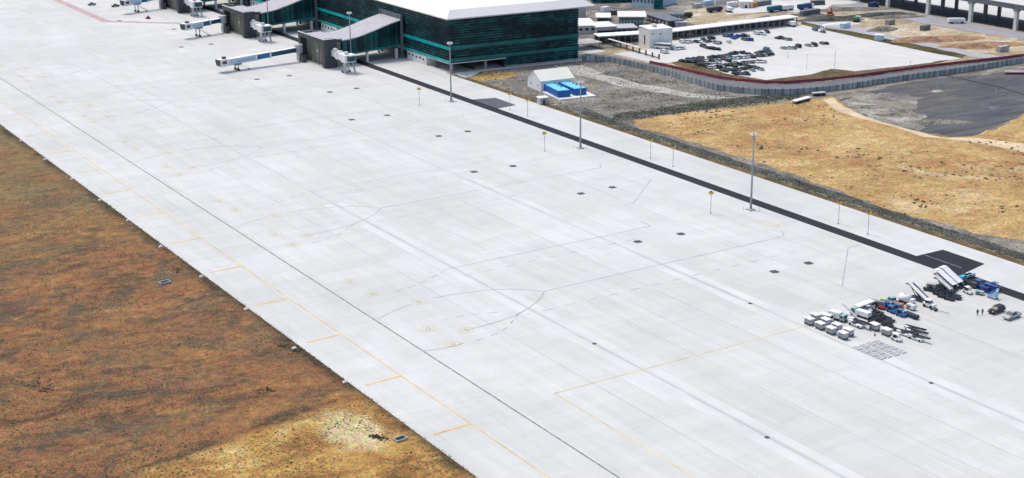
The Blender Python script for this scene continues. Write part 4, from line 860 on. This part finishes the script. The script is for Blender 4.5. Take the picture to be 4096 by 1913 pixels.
# walls of site containers and materials around (3650..4096, 100..230) and left (2680..3100, 20..90)
def container(px,py,L,rz,mat,lab,h=2.5):
    x,y=G(px,py); r=empty('site_container',(x,y,0),rz); tag(r,lab,'container',group='site containers and stacks beyond the car park')
    MB().box(-L/2,L/2,-1.2,1.2,0,h).build('box',mat,r); MB().box(L/2,L/2+.06,-1.1,1.1,.1,h-.1).build('door',mt['grey'],r)
for i,(px,py,L,c,l) in enumerate(((3008,30,6,'orange','orange container beyond the cream cabin'),(3050,22,12,'slate','long slate container near the top edge'),(2790,32,6,'conc','grey container above the sandy yard'),(2830,20,8,'lblue','pale blue container above the sandy yard'),(2880,16,6,'cream','cream container at the top edge'),(2930,26,6,'white','white container left of the cream cabin'),(3270,20,8,'dgrey','dark container right of the blue truck'),(3380,112,6,'lblue','pale blue container behind the access road'),(3560,98,5,'grey','grey stack on the construction ground'),(3700,120,6,'slate','slate stack below the raised road'),(2420,45,5,'white','white box on the dark construction ground'),(2456,60,4,'dgrey','dark machine beside the white box'),(2360,110,6,'cream','cream box on the service building yard'),(4010,205,7,'conc','grey stack near the fence corner'),(3140,82,9,'slate','slate stack behind the canopy end'),(3240,58,14,'slate','long dark stack left of the excavator'))):
    container(px,py,L,R(random.choice((5,10,-20))),mt[c],l)
# ------------------------------------------------------------------ ground service equipment on the apron
DN=R(-90)   # facing -Y, towards the camera's right foreground
def W4(r,xs,ys,rad,wd=.25,name='wheel'):
    for x in xs:
        for y in ys: MB().bar((x,y-wd/2,rad),(x,y+wd/2,rad),rad,10).build(name,mt['black'],r)
def cart():
    r=empty('baggage_cart',(0,0)); tag(r,'','baggage cart')
    MB().box(-1.5,1.5,-.8,.8,.4,.58).build('chassis',mt['dgrey'],r)
    MB().box(-1.45,1.45,.7,.76,.6,1.95).box(-1.45,-1.4,-.76,.69,.6,1.95).box(1.4,1.45,-.76,.69,.6,1.95).build('panels',mt['lgrey'],r)
    MB().box(-1.35,-.05,-.80,-.74,.62,1.9).box(.05,1.35,-.80,-.74,.62,1.9).build('side_curtain',M('grey_curtain',(.30,.31,.33),.8,0,.3,1.5),r)
    MB().tap(-1.6,1.6,-.95,.95,1.96,2.12,.12).build('roof',mt['white'],r)
    W4(r,(-1.05,1.05),(-.7,.7),.22); MB().beam((1.5,0,.35),(2.3,0,.3),.08,.08).build('tow_bar',mt['dgrey'],r)
    return r
ct=cart(); sc=1.12
cartp=[(250.4,257.3,'front row, far end'),(250.5,253.5,'front row, second from the far end'),(250.5,249.7,'front row, second from the near end'),(250.6,245.7,'front row, near end'),(253.6,258.6,'back row, far end'),(253.5,254.7,'back row, second'),(253.3,250.6,'back row, third'),(253.2,246.5,'back row, near end'),(261.2,245.6,'right hand pair, far one'),(261.0,241.4,'right hand pair, near one beside the white tug')]
for x,y,l in cartp: o=inst(ct,(x,y,GZ),DN,'white roofed grey baggage cart, '+l,'white roofed baggage carts'); o.scale=(.92,1.12,1.02)
def tug(mat,name='baggage_tug',seat='dgrey'):
    r=empty(name,(0,0)); tag(r,'','tug')
    MB().prism([(-1.5,.35),(1.6,.35),(1.6,.85),(1.3,1.0),(.4,1.1),(.4,.8),(-.9,.8),(-.9,1.05),(-1.5,1.0)],-.75,.75).build('body',mat,r)
    MB().box(-.8,.0,-.6,.6,.81,1.05).box(-.85,-.7,-.6,.6,1.06,1.5).build('seat',mt[seat],r)
    for x,y in ((-.85,-.68),(-.85,.68),(.5,-.68),(.5,.68)): MB().box(x-.04,x+.04,y-.04,y+.04,1.0,1.95).build('cab_post',mt['dgrey'],r)
    MB().box(-1.0,.65,-.75,.75,1.951,2.05).build('roof',mat,r)
    W4(r,(-.95,1.0),(-.68,.68),.33)
    return r
tw_=tug(mt['white']); tb=tug(mt['blue'])
x,y=GS(1140,950); inst(tw_,(x,y),DN,'white baggage tug at the near end of the right baggage cart pair','white tugs')
x,y=GS(1885,455); inst(tw_,(x,y),R(-100),'white tug below the large covered passenger stairs','white tugs')
x,y=GS(830,650); inst(tw_,(x,y),DN,'white tug among the trucks above the black dollies','white tugs')
for zx,zy,l in ((1085,655,'blue tug, middle of the blue line'),(1185,695,'blue tug with pale bonnet at the front of the blue line'),(1035,600,'light blue tug at the back of the blue line'),(1150,640,'blue tug beside the grey equipment trailer'),(2000,395,'cyan roofed blue tug under the large stairs'),(2095,420,'deep blue tug right of the cyan roofed one'),(2170,410,'deep blue tug at the far right of the equipment')):
    x,y=GS(zx,zy); o=inst(tb,(x,y),DN+random.uniform(-.25,.25),l,'blue tugs')
    if 'large stairs' in l: o.scale=(1.1,1.1,1.2)
def dolly(mat):
    r=empty('cargo_dolly',(0,0)); tag(r,'','dolly')
    MB().box(-1.7,1.7,-.85,.85,.42,.55).build('deck',mat,r); mb=MB()
    for i in range(8): mb.bar((-1.5+.42*i,-.8,.6),(-1.5+.42*i,.8,.6),.06,6)
    mb.build('rollers',mt['dgrey'],r); MB().box(-1.7,-1.6,-.85,.85,.56,.95).build('end_stop',mat,r)
    W4(r,(-1.2,1.2),(-.7,.7),.22); MB().beam((1.7,0,.4),(2.8,0,.35),.08,.08).build('tow_bar',mt['dgrey'],r)
    return r
dd,dn=dolly(M('dolly_black',(.035,.038,.044),.6)),dolly(M('dolly_navy',(.012,.018,.032),.5))
n=0
for i,(zx,zy) in enumerate(((870,700),(925,690),(980,700),(905,730),(965,735),(1030,720),(1005,760),(1065,745),(1010,790),(1075,820),(1130,845),(950,665),(1045,770),(900,765))):
    x,y=GS(zx,zy); inst(dd,(x,y),DN+random.uniform(-.12,.12),'dark grey cargo dolly %s in the crowded park'%(['at the back left','behind the pair','back right','left of centre','in the centre','on the right','in the lower centre','at the right edge','starting the long black row','in the middle of the long black row','ending the long black row','farthest back','beside the black row','at the lower left'][i]),'dark grey cargo dollies')
for i,(zx,zy) in enumerate(((1480,430),(1540,430),(1600,415),(1575,470),(1640,460),(1700,440),(1625,500),(1690,495),(1690,525),(1755,490),(1560,445),(1650,425),(1760,515),(1840,390),(1900,375),(1960,375),(1990,365))):
    x,y=GS(zx,zy); inst(dn,(x,y),R(-75)+random.uniform(-.15,.15),'navy steel cargo dolly %s under the passenger stairs'%(['outermost left','second from left','back centre left','lower left','centre','back centre right','lower centre left','lower centre','lowest','lower right','inner left','inner centre','lowest right','right behind the stairs foot','right of the stairs foot','second right of the stairs foot','farthest right'][i]),'navy cargo dollies')
def belt(mat,rail,up_=0):
    """belt loader: low truck body with conveyor"""
    r=empty('belt_loader',(0,0)); tag(r,'','belt loader')
    MB().box(-2.6,2.2,-.8,.8,.35,.8).build('body',mat,r); MB().prism([(-2.6,.81),(-1.2,.81),(-1.3,1.25),(-2.6,1.3)],-.8,-.1).build('engine_cover',mat,r)
    MB().box(-.9,0,-.85,-.25,.81,1.3).build('seat',mt['dgrey'],r)
    za,zb=.95,1.25+up_
    MB().beam((-3.2,.35,za),(4.2,.35,zb),.75,.16).build('conveyor',mt['black'] if up_<1 else mt['lgrey'],r)
    MB().beam((-3.2,.78,za+.15),(4.2,.78,zb+.15),.1,.28).beam((-3.2,-.08,za+.15),(4.2,-.08,zb+.15),.1,.28).build('side_rails',rail,r)
    W4(r,(-1.8,1.5),(-.72,.72),.38)
    return r
bw=belt(mt['white'],mt['dgrey'],.2); bu=belt(mt['white'],mt['white'],3.2)
for zx,zy,l in ((1230,900,'white belt loader with a black conveyor, left of the near pair'),(1350,945,'white belt loader with a black conveyor, nearest the camera'),(1330,890,'low belt loader behind the nearest one'),(1310,855,'dark belt loader at the right edge of the near group')):
    x,y=GS(zx,zy); inst(bw,(x,y),R(-83),l,'belt loaders by the baggage carts')
x,y=GS(655,700); inst(bu,(x,y),R(97),'white belt loader with its conveyor raised like a ladder between the trucks','raised belt loaders')
x,y=GS(730,800); o=inst(bw,(x,y),DN,'large white belt loader beside the back row of carts','belt loaders by the baggage carts'); o.scale=(1.05,1.5,1.2)
def truck(L,w_,h,box,cab,cabh=2.1,lift=.9):
    r=empty('service_truck',(0,0)); tag(r,'','truck')
    MB().box(-L/2,L/2,-.9*w_/2,.9*w_/2,.5,lift-.01).build('chassis',mt['dark'],r)
    MB().tap(-L/2,L/2-1.9,-w_/2,w_/2,lift,lift+h,.05).build('cargo_box',box,r)
    MB().prism([(L/2-1.8,.55),(L/2,.55),(L/2,1.2),(L/2-.35,cabh),(L/2-1.8,cabh)],-w_/2,w_/2).build('cab',cab,r)
    MB().hull8([(L/2+.02,-w_*.43,1.22),(L/2+.02,w_*.43,1.22),(L/2-.1,w_*.43,1.22),(L/2-.1,-w_*.43,1.22)],[(L/2-.3,-w_*.43,cabh-.12),(L/2-.3,w_*.43,cabh-.12),(L/2-.42,w_*.43,cabh-.12),(L/2-.42,-w_*.43,cabh-.12)]).build('windscreen',mt['glass'],r)
    MB().box(L/2-1.5,L/2-.6,-w_/2-.03,w_/2+.03,1.3,cabh-.25).build('side_windows',mt['glass'],r)
    W4(r,(-L/2+1,L/2-.9),(-w_/2+.1,w_/2-.1),.42)
    return r
t1=truck(6.2,2.3,1.9,mt['white'],mt['mint'],2.3); x,y=GS(525,735); inst(t1,(x,y),R(-78),'white box truck with pale green cab behind the baggage carts')
t2=truck(5.0,2.1,1.2,mt['white'],mt['white'],2.3,.8); x,y=GS(645,755); inst(t2,(x,y),R(-75),'small white truck with dark windscreen beside the raised conveyor')
t3=truck(7.0,2.3,1.5,mt['white'],mt['mint'],2.6,.8); x,y=GS(765,700); inst(t3,(x,y),R(100),'white truck with pale green cab above the black dollies')
t4=truck(4.8,2.0,1.4,mt['white'],mt['white'],2.1,.6); x,y=GS(400,735); inst(t4,(x,y),R(-80),'white tank truck just behind the back row of carts')
# ramp buses row
r=empty('apron_minibus',(*GS(800,640),GZ),R(8)); r.scale=(.78,.8,.85); tag(r,'white minibus with dark green windows side on above the dolly park','bus')
MB().box(-4.2,4.2,-1.1,1.1,.45,1.4).build('body',mt['white'],r); MB().box(-4.15,4.15,-1.12,1.12,1.41,2.2).build('window_band',mt['glass'],r); MB().box(-4.2,4.2,-1.12,1.12,2.21,2.6).build('roof',mt['white'],r)
mb=MB()
for x in (-2.6,-1,.6,2.2): mb.box(x,x+.25,-1.15,1.15,1.41,2.2)
mb.build('window_pillars',mt['white'],r); W4(r,(-2.7,2.7),(-1,1),.42)
# tanker with domed tank
r=empty('lavatory_truck',(*GS(1110,560),GZ),R(175)); tag(r,'white tank truck with dark windows behind the blue tugs','truck')
MB().box(-1.2,1.8,-1,1,.5,1.3).build('body',mt['white'],r); MB().tap(-.3,1.7,-.95,.95,1.31,2.2,.2).build('cab',mt['mint'],r); MB().box(.0,1.75,-.97,.97,1.5,1.9).build('windows',mt['glass'],r); W4(r,(-.8,1.3),(-.9,.9),.4)
r=empty('water_bowser',(*GS(1225,560),GZ),R(-82)); tag(r,'round white tank bowser right of the white tank truck','tanker')
MB().bar((-1.9,0,1.95),(1.9,0,1.95),1.3,16).build('tank',mt['white'],r,True); MB().box(-2.2,3.6,-1,1,.5,.9).build('chassis',mt['dark'],r); MB().tap(2.2,3.6,-1,1,.91,2.3,.12).build('cab',mt['white'],r); MB().bar((0,0,3.2),(0,0,3.45),.35,10).build('hatch',mt['lgrey'],r); W4(r,(-1.2,2.8),(-.95,.95),.42)
# mobile stairs
def stairs(L,h,w_,cover,lab,loc,rz,base,small=False):
    r=empty('passenger_stairs',(*loc,GZ),rz); tag(r,lab,'stairs',group='mobile passenger stairs')
    lo,hi=(L/2-.5,0,1.0),(-L/2,0,h)
    MB().beam(lo,hi,w_,.3).build('flight',mt['dgrey'],r)
    mb=MB(); n=int(h/.3)
    for i in range(n):
        t=(i+.5)/n; x=lo[0]+(hi[0]-lo[0])*t; z=lo[2]+(hi[2]-lo[2])*t; mb.box(x-.16,x+.12,-w_/2+.12,w_/2-.12,z+.16,z+.28)
    mb.build('steps',mt['black'],r)
    for s_ in (-1,1): MB().beam((lo[0],s_*(w_/2-.04),lo[2]+.45),(hi[0],s_*(w_/2-.04),hi[2]+.45),.08,.6).build('side_panel',M('bright_panel',(.80,.80,.80),.45),r)
    if not cover: MB().beam((lo[0],-w_*.3,lo[2]+.95),(hi[0]-.6,-w_*.3,hi[2]+1.0),w_*.62,.1).build('side_cover',mt['white'],r)
    if cover:
        MB().beam((lo[0]-.4,0,lo[2]+1.7),(hi[0],0,hi[2]+1.7),w_,.14).build('canopy',mt['white'],r)
        MB().box(-L/2-1.9,-L/2-.01,-w_/2,w_/2,h+1.75,h+1.9).build('platform_canopy',mt['white'],r)
        for t in (0.05,.35,.65,.97):
            x=lo[0]-.4+(hi[0]-lo[0]+.4)*t; z=lo[2]+1.7+(hi[2]-lo[2])*t
            for s_ in (-1,1): MB().box(x-.05,x+.05,s_*(w_/2-.1)-.04,s_*(w_/2-.1)+.04,z-1.5,z-.1).build('canopy_post',mt['lgrey'],r)
    MB().box(-L/2-1.8,-L/2,-w_/2,w_/2,h-.15,h).build('platform',mt['dgrey'],r)
    mb=MB(); mb.beam((-L/2+.4,0,h-.2),(0.5,0,.9),.3,.3).beam((0,-.6,.7),(-L/2+1,-.6,h-.6),.15,.2).beam((0,.6,.7),(-L/2+1,.6,h-.6),.15,.2); mb.build('lift_frame',mt['dark'],r)
    MB().box(-L/2+.6,L/2+.3,-1,1,.45,.95).build('chassis',mt['dark'],r)
    if base: MB().tap(L/2-.4,L/2+1.4,-1,1,.6,1.9,.15,.08).build('cab',mt['white'],r); MB().box(L/2+1.0,L/2+1.42,-.8,.8,1.25,1.75).build('windscreen',mt['glass'],r); MB().box(L/2,L/2+.9,-.7,.7,1.91,2.0).build('cab_roof',mt['dgrey'],r)
    W4(r,(-L/2+1.6,L/2-.6),(-.9,.9),.42)
    return r
stairs(9.5,5.4,2.2,True,'large white covered passenger stairs, right one of the tall pair',GS(1728,378),R(98),False)
stairs(9.5,5.2,2.1,True,'large white covered passenger stairs, left one of the tall pair',GS(1668,402),R(98),False)
stairs(7.0,4.2,1.0,False,'narrow white open passenger stairs left of the tall covered pair',GS(1645,440),R(98),False)
stairs(9.5,6.2,1.5,False,'slim white passenger stairs truck with dark treads standing alone',GS(1378,528),R(-80)+math.pi,False)
# reorient: the flights rise away from the camera
for o in [o for o in bpy.data.objects if o.name.startswith('passenger_stairs')]: o.rotation_euler=(0,0,R(-84)); o.scale=(.62,1.06,.62) if 'tall pair' in o['label'] and 'left of' not in o['label'] else ((.62,1.25,.6) if 'slim' in o['label'] else (.7,1,.72))
r=empty('stairs_tractor',(*GS(1485,600),GZ),R(-80)); tag(r,'white tractor cab with dark roof at the foot of the slim stairs','tractor')
MB().prism([(-1.6,.4),(1.5,.4),(1.5,.95),(.4,1.15),(.4,1.16),(-1.6,1.2)],-.9,.9).build('body',mt['white'],r); MB().box(-1.0,.3,-.8,.8,1.21,1.9).build('cab',mt['glass'],r); MB().box(-1.1,.4,-.85,.85,1.91,2.0).build('cab_roof',mt['white'],r); W4(r,(-1.0,.9),(-.85,.85),.4)
r=empty('tow_bar',(*GS(1595,655),GZ),R(-78)); tag(r,'long yellowish aircraft tow bar lying on the apron in front of the stairs tractor','tow bar')
MB().bar((-2.6,0,.4),(2.6,0,.4),.07).build('bar',mt['wood'],r); MB().box(-2.7,-2.3,-.4,.4,.2,.5).build('head',mt['dark'],r); MB().bar((-1.2,-.5,.3),(-1.2,.5,.3),.28,10).build('wheel',mt['black'],r)
# misc equipment: boxes with loads
def gpu(zx,zy,rz,mat,lab,L=2.6,w_=1.4,h=1.3,cat='ground unit'):
    r=empty('ground_power_unit',(*GS(zx,zy),GZ),rz); tag(r,lab,cat)
    MB().tap(-L/2,L/2,-w_/2,w_/2,.4,.4+h,.08).build('housing',mat,r); MB().box(-L/2+.1,L/2-.1,-w_/2+.1,w_/2-.1,.25,.39).build('chassis',mt['dark'],r)
    MB().box(-L*.3,L*.1,-w_/2-.02,-w_/2+.1,.6,.4+h*.7).build('louvre',mt['dgrey'],r); W4(r,(-L*.33,L*.33),(-w_/2+.1,w_/2-.1),.25)
    MB().beam((L/2,0,.35),(L/2+1,0,.3),.07,.07).build('tow_bar',mt['dgrey'],r)
gpu(940,600,R(-60),mt['grey'],'dark grey equipment trailer behind the light blue tug',4.5,1.6,1.6)
gpu(1290,625,DN,mt['cream'],'cream topped ground unit right of the blue line',2.8,1.5,1.2)
gpu(1265,690,DN,mt['wood'],'brown loaded trailer behind the dark blue trailer',2.6,1.4,.7)
gpu(1300,710,DN,mt['navy'],'dark blue trailer at the right end of the blue line',4.4,1.6,.8)
gpu(1170,600,R(-70),mt['orange'],'rust coloured load between the tanker and the blue tugs',2.4,1.4,.8)
gpu(1000,560,R(-70),mt['hivis'],'yellow green box behind the light blue tug',1.8,1.2,1.0)
gpu(985,625,R(-70),mt['red'],'dark red low trailer under the light blue tug',2.0,1.2,.5)
gpu(2010,470,R(-70),mt['mint'],'pale green ground unit right of the white tug',2.4,1.4,.8)
gpu(1860,300,R(5),mt['cyan'],'cyan framed trailer on the asphalt behind the tall stairs',5.5,1.4,.8)
gpu(1900,290,R(5),mt['lblue'],'pale blue trailer on the asphalt behind the tall stairs',4.5,1.4,.8)
gpu(1930,395,R(-70),mt['dgrey'],'dark machinery unit under the tall stairs foot',3.2,1.8,1.4)
gpu(1870,380,R(-70),mt['black'],'black generator right beside the tall stairs foot',3.0,1.8,1.5)
gpu(2150,440,R(-80),mt['dblue'],'deep blue container unit at the strip edge',3.0,1.8,1.6)
gpu(2060,440,R(-80),mt['dblue'],'deep blue ground unit left of the glazed step unit',3.0,1.6,1.2)
gpu(1505,400,R(-60),mt['lavender'],'pale grey unit behind the navy dollies',3.0,1.5,1.0)
# small blue white step unit
r=empty('blue_step_unit',(*GS(2140,505),GZ),R(-84)); tag(r,'small pale blue access steps at the far right of the equipment','steps')
mb=MB()
for i in range(7): mb.box(-1.4+.35*i,1.6,-.7,.7,.3+.33*i,.6+.33*i)
mb.build('steps',mt['lblue'],r)
for s_ in (-1,1): MB().beam((-1.4,s_*.78,1.1),(1.6,s_*.78,3.2),.08,.7).build('side_panel',mt['blue'] if s_<0 else mt['lblue'],r)
MB().box(-1.3,1.7,-.8,.8,.1,.29).build('base',mt['dblue'],r)
# pallets of netting
def pallet_group(zx,zy,lab):
    x,y=GS(zx,zy)
    for i in range(2):
        for j in range(2):
            r=empty('cargo_pallet',(x-1.05+i*2.1+random.uniform(-.15,.15),y-1.3+j*2.6+random.uniform(-.2,.2),GZ),random.uniform(-.05,.05)); tag(r,lab%(['left','right'][i],['near','far'][j]),'pallet',group='flat cargo pallets on the apron')
            MB().box(-.8,.8,-1.0,1.0,.02,.14).build('deck',mt['cream'],r)
            mb=MB(); 
            for t in (-.8,-.27,.27,.8): mb.box(t*.9-.06,t*.9+.06,-.95,.95,.13,.2)
            for t in (-.8,0,.8): mb.box(-.76,.76,t-.06,t+.06,.19,.25)
            mb.build('net_straps',mt['lgrey'],r)
pallet_group(810,1040,'flat grey netted pallet, %s of the %s line in the upper left block'); pallet_group(955,1000,'flat grey netted pallet, %s of the %s line in the top block')
pallet_group(965,1105,'flat grey netted pallet, %s of the %s line in the bottom block'); pallet_group(1110,1062,'flat grey netted pallet, %s of the %s line in the right block')
# two people
def person(loc,rz,shirt,legs,lab,stride=.12):
    r=empty('person',(*loc,GZ),rz); tag(r,lab,'person',group='people standing by the parked cars')
    V=[(0,0,.95),(0,0,1.2),(0,0,1.45),(0,0,1.56),(0.02,0,1.72),(0,.11,.92),(stride,.11,.5),(0,.12,.08),(.12,.13,.03),(0,-.11,.92),(-stride*.5,-.11,.5),(-stride,-.12,.08),(-stride+.12,-.13,.03),(0,.2,1.42),(0,.27,1.14),(.1,.25,.88),(0,-.2,1.42),(0,-.27,1.14),(.1,-.25,.88)]
    Ed=[(0,1),(1,2),(2,3),(3,4),(0,5),(5,6),(6,7),(7,8),(0,9),(9,10),(10,11),(11,12),(2,13),(13,14),(14,15),(2,16),(16,17),(17,18)]
    rad=[.15,.14,.15,.06,.105,.1,.075,.05,.045,.1,.075,.05,.045,.07,.05,.035,.07,.05,.035]
    me=bpy.data.meshes.new('body'); me.from_pydata(V,Ed,[]); o=bpy.data.objects.new('body',me); C.objects.link(o); o.parent=r; me.materials.append(shirt)
    md=o.modifiers.new('s','SKIN'); 
    for i,sv in enumerate(me.skin_vertices[0].data): sv.radius=(rad[i],rad[i]); sv.use_root=(i==0)
    o.modifiers.new('u','SUBSURF').levels=1
    MB().bar((.02,0,1.62),(.02,0,1.84),.115,10,.07).build('hair',mt['black'],r)
    MB().tap(-.13,.13,-.2,.2,.88,1.46,.0,.0).build('jacket',legs,r); return r
person(GS(1985,690),R(200),mt['dark'],mt['dark'],'person in dark clothes standing left of the black car'); person(GS(2035,685),R(20),mt['dark'],mt['slate'],'shorter looking person in grey jacket nearest the black car')
# black SUV and silver pickup with full parts
def bigcar(kind,paint,loc,rz,lab):
    r=empty('parked_'+kind,(*loc,GZ),rz); tag(r,lab,'car' if kind=='suv' else 'pickup'); w_=.95
    if kind=='suv': body=[(-2.4,.42),(2.4,.42),(2.45,.8),(2.3,1.0),(1.25,1.12),(-2.3,1.16),(-2.45,.9)]; gl=[(1.2,1.14),(.55,1.72),(-1.9,1.74),(-2.28,1.17)]
    else: body=[(-2.65,.48),(2.6,.48),(2.65,.85),(2.5,1.02),(1.4,1.14),(-.95,1.14),(-.95,.72),(-2.45,.72),(-2.45,1.1),(-2.65,1.1)]; gl=[(1.35,1.15),(.75,1.76),(-.55,1.78),(-.93,1.15)]
    MB().prism(body,-w_,w_).build('body',paint,r)
    if kind!='suv':
        for s_ in (-1,1): MB().box(-2.64,-.96,s_*w_-.04,s_*w_+.04,.73,1.12).build('bed_side',paint,r)
    mb=MB(); mb.hull8([(x,-w_+.02+(.14 if z>1.4 else 0),z) for x,z in gl],[(x,w_-.02-(.14 if z>1.4 else 0),z) for x,z in gl]); mb.build('windows',mt['glass'],r)
    xs=[x for x,z in gl if z>1.4]; MB().box(min(xs)+.05,max(xs)-.05,-w_+.2,w_-.2,1.785,1.84).build('roof',paint,r)
    for s_ in (-1,1): MB().box(2.36,2.47,s_*.72-.18,s_*.72+.18,.8,.98).build('headlight',mt['cream'],r)
    for x in (-1.5,1.55):
        for s_ in (-1,1):
            q=MB().bar((x,s_*.8,.4),(x,s_*1.0,.4),.4,14).build('wheel',mt['black'],r); MB().bar((x,s_*.99,.4),(x,s_*1.02,.4),.22,10).build('rim',mt['lgrey'],q)
    return r
b=bigcar('suv',cmat['black'],GS(2185,655),R(184),'black off-road car with dark windows parked on the open apron'); b.scale=(1.15,1.1,1.1)
b=bigcar('pickup',M('silver_paint',(.42,.46,.47),.3),GS(2345,715),R(184),'silver pickup with open bed parked in front of the black car'); b.scale=(1.15,1.1,1.1)
r=empty('chock_rack',(*GS(915,895),GZ),R(20)); tag(r,'tiny dark chock rack left of the right baggage cart pair','rack'); MB().box(-.5,.5,-.06,.06,0,.2).build('foot',mt['dark'],r); MB().box(-.5,-.4,-.05,.05,.2,1.0).build('post',mt['dark'],r)
# small far vehicles on the top-left apron
for px,py,c,l in ((368,22,'slate','dark grey tractor unit on the far left apron'),(462,28,'dgrey','dark dolly train right of the tractor unit'),(555,18,'wood','small brown cart left of the farthest gate'),(593,76,'red','small red barrier cart by the red hatched strip')):
    x,y=G(px,py); r=empty('apron_tractor',(x,y,GZ),R(5)); tag(r,l,'tractor'); s_=2.2 if c!='wood' and c!='red' else 1.0
    MB().box(-s_,s_,-.8,.8,.35,1.0).build('body',mt[c],r); MB().tap(-s_*.4,s_*.3,-.7,.7,1.01,1.7,.15).build('cab',mt['dgrey'],r); W4(r,(-s_*.7,s_*.7),(-.7,.7),.35)
# forecourt bits below the terminal
x,y=G(1302,124); r=empty('white_van',(x,y,GZ),R(-88)); tag(r,'white service van parked between the first two walkways','van')
MB().prism([(-2.8,.4),(2.8,.4),(2.8,1.2),(2.2,2.3),(-2.8,2.4)],-1,1).build('body',mt['white'],r); MB().box(1.2,2.2,-1.03,1.03,1.3,1.9).build('windows',mt['glass'],r); W4(r,(-1.8,1.8),(-.9,.9),.38)
for nm,k in (('service_truck',.78),('water_bowser',.78),('lavatory_truck',.85),('baggage_cart',.84),('baggage_tug',.88),('belt_loader',.84),('cargo_dolly',.85),('parked_suv',.9),('parked_pickup',.9),('ground_power_unit',.88),('blue_step_unit',.85)):
    for o in bpy.data.objects:
        if o.parent is None and o.name.split('.')[0]==nm: o.scale=[v*(k*(.75 if 'raised' in o.get('label','') else 1)) for v in o.scale]
print('objects',len(bpy.data.objects))
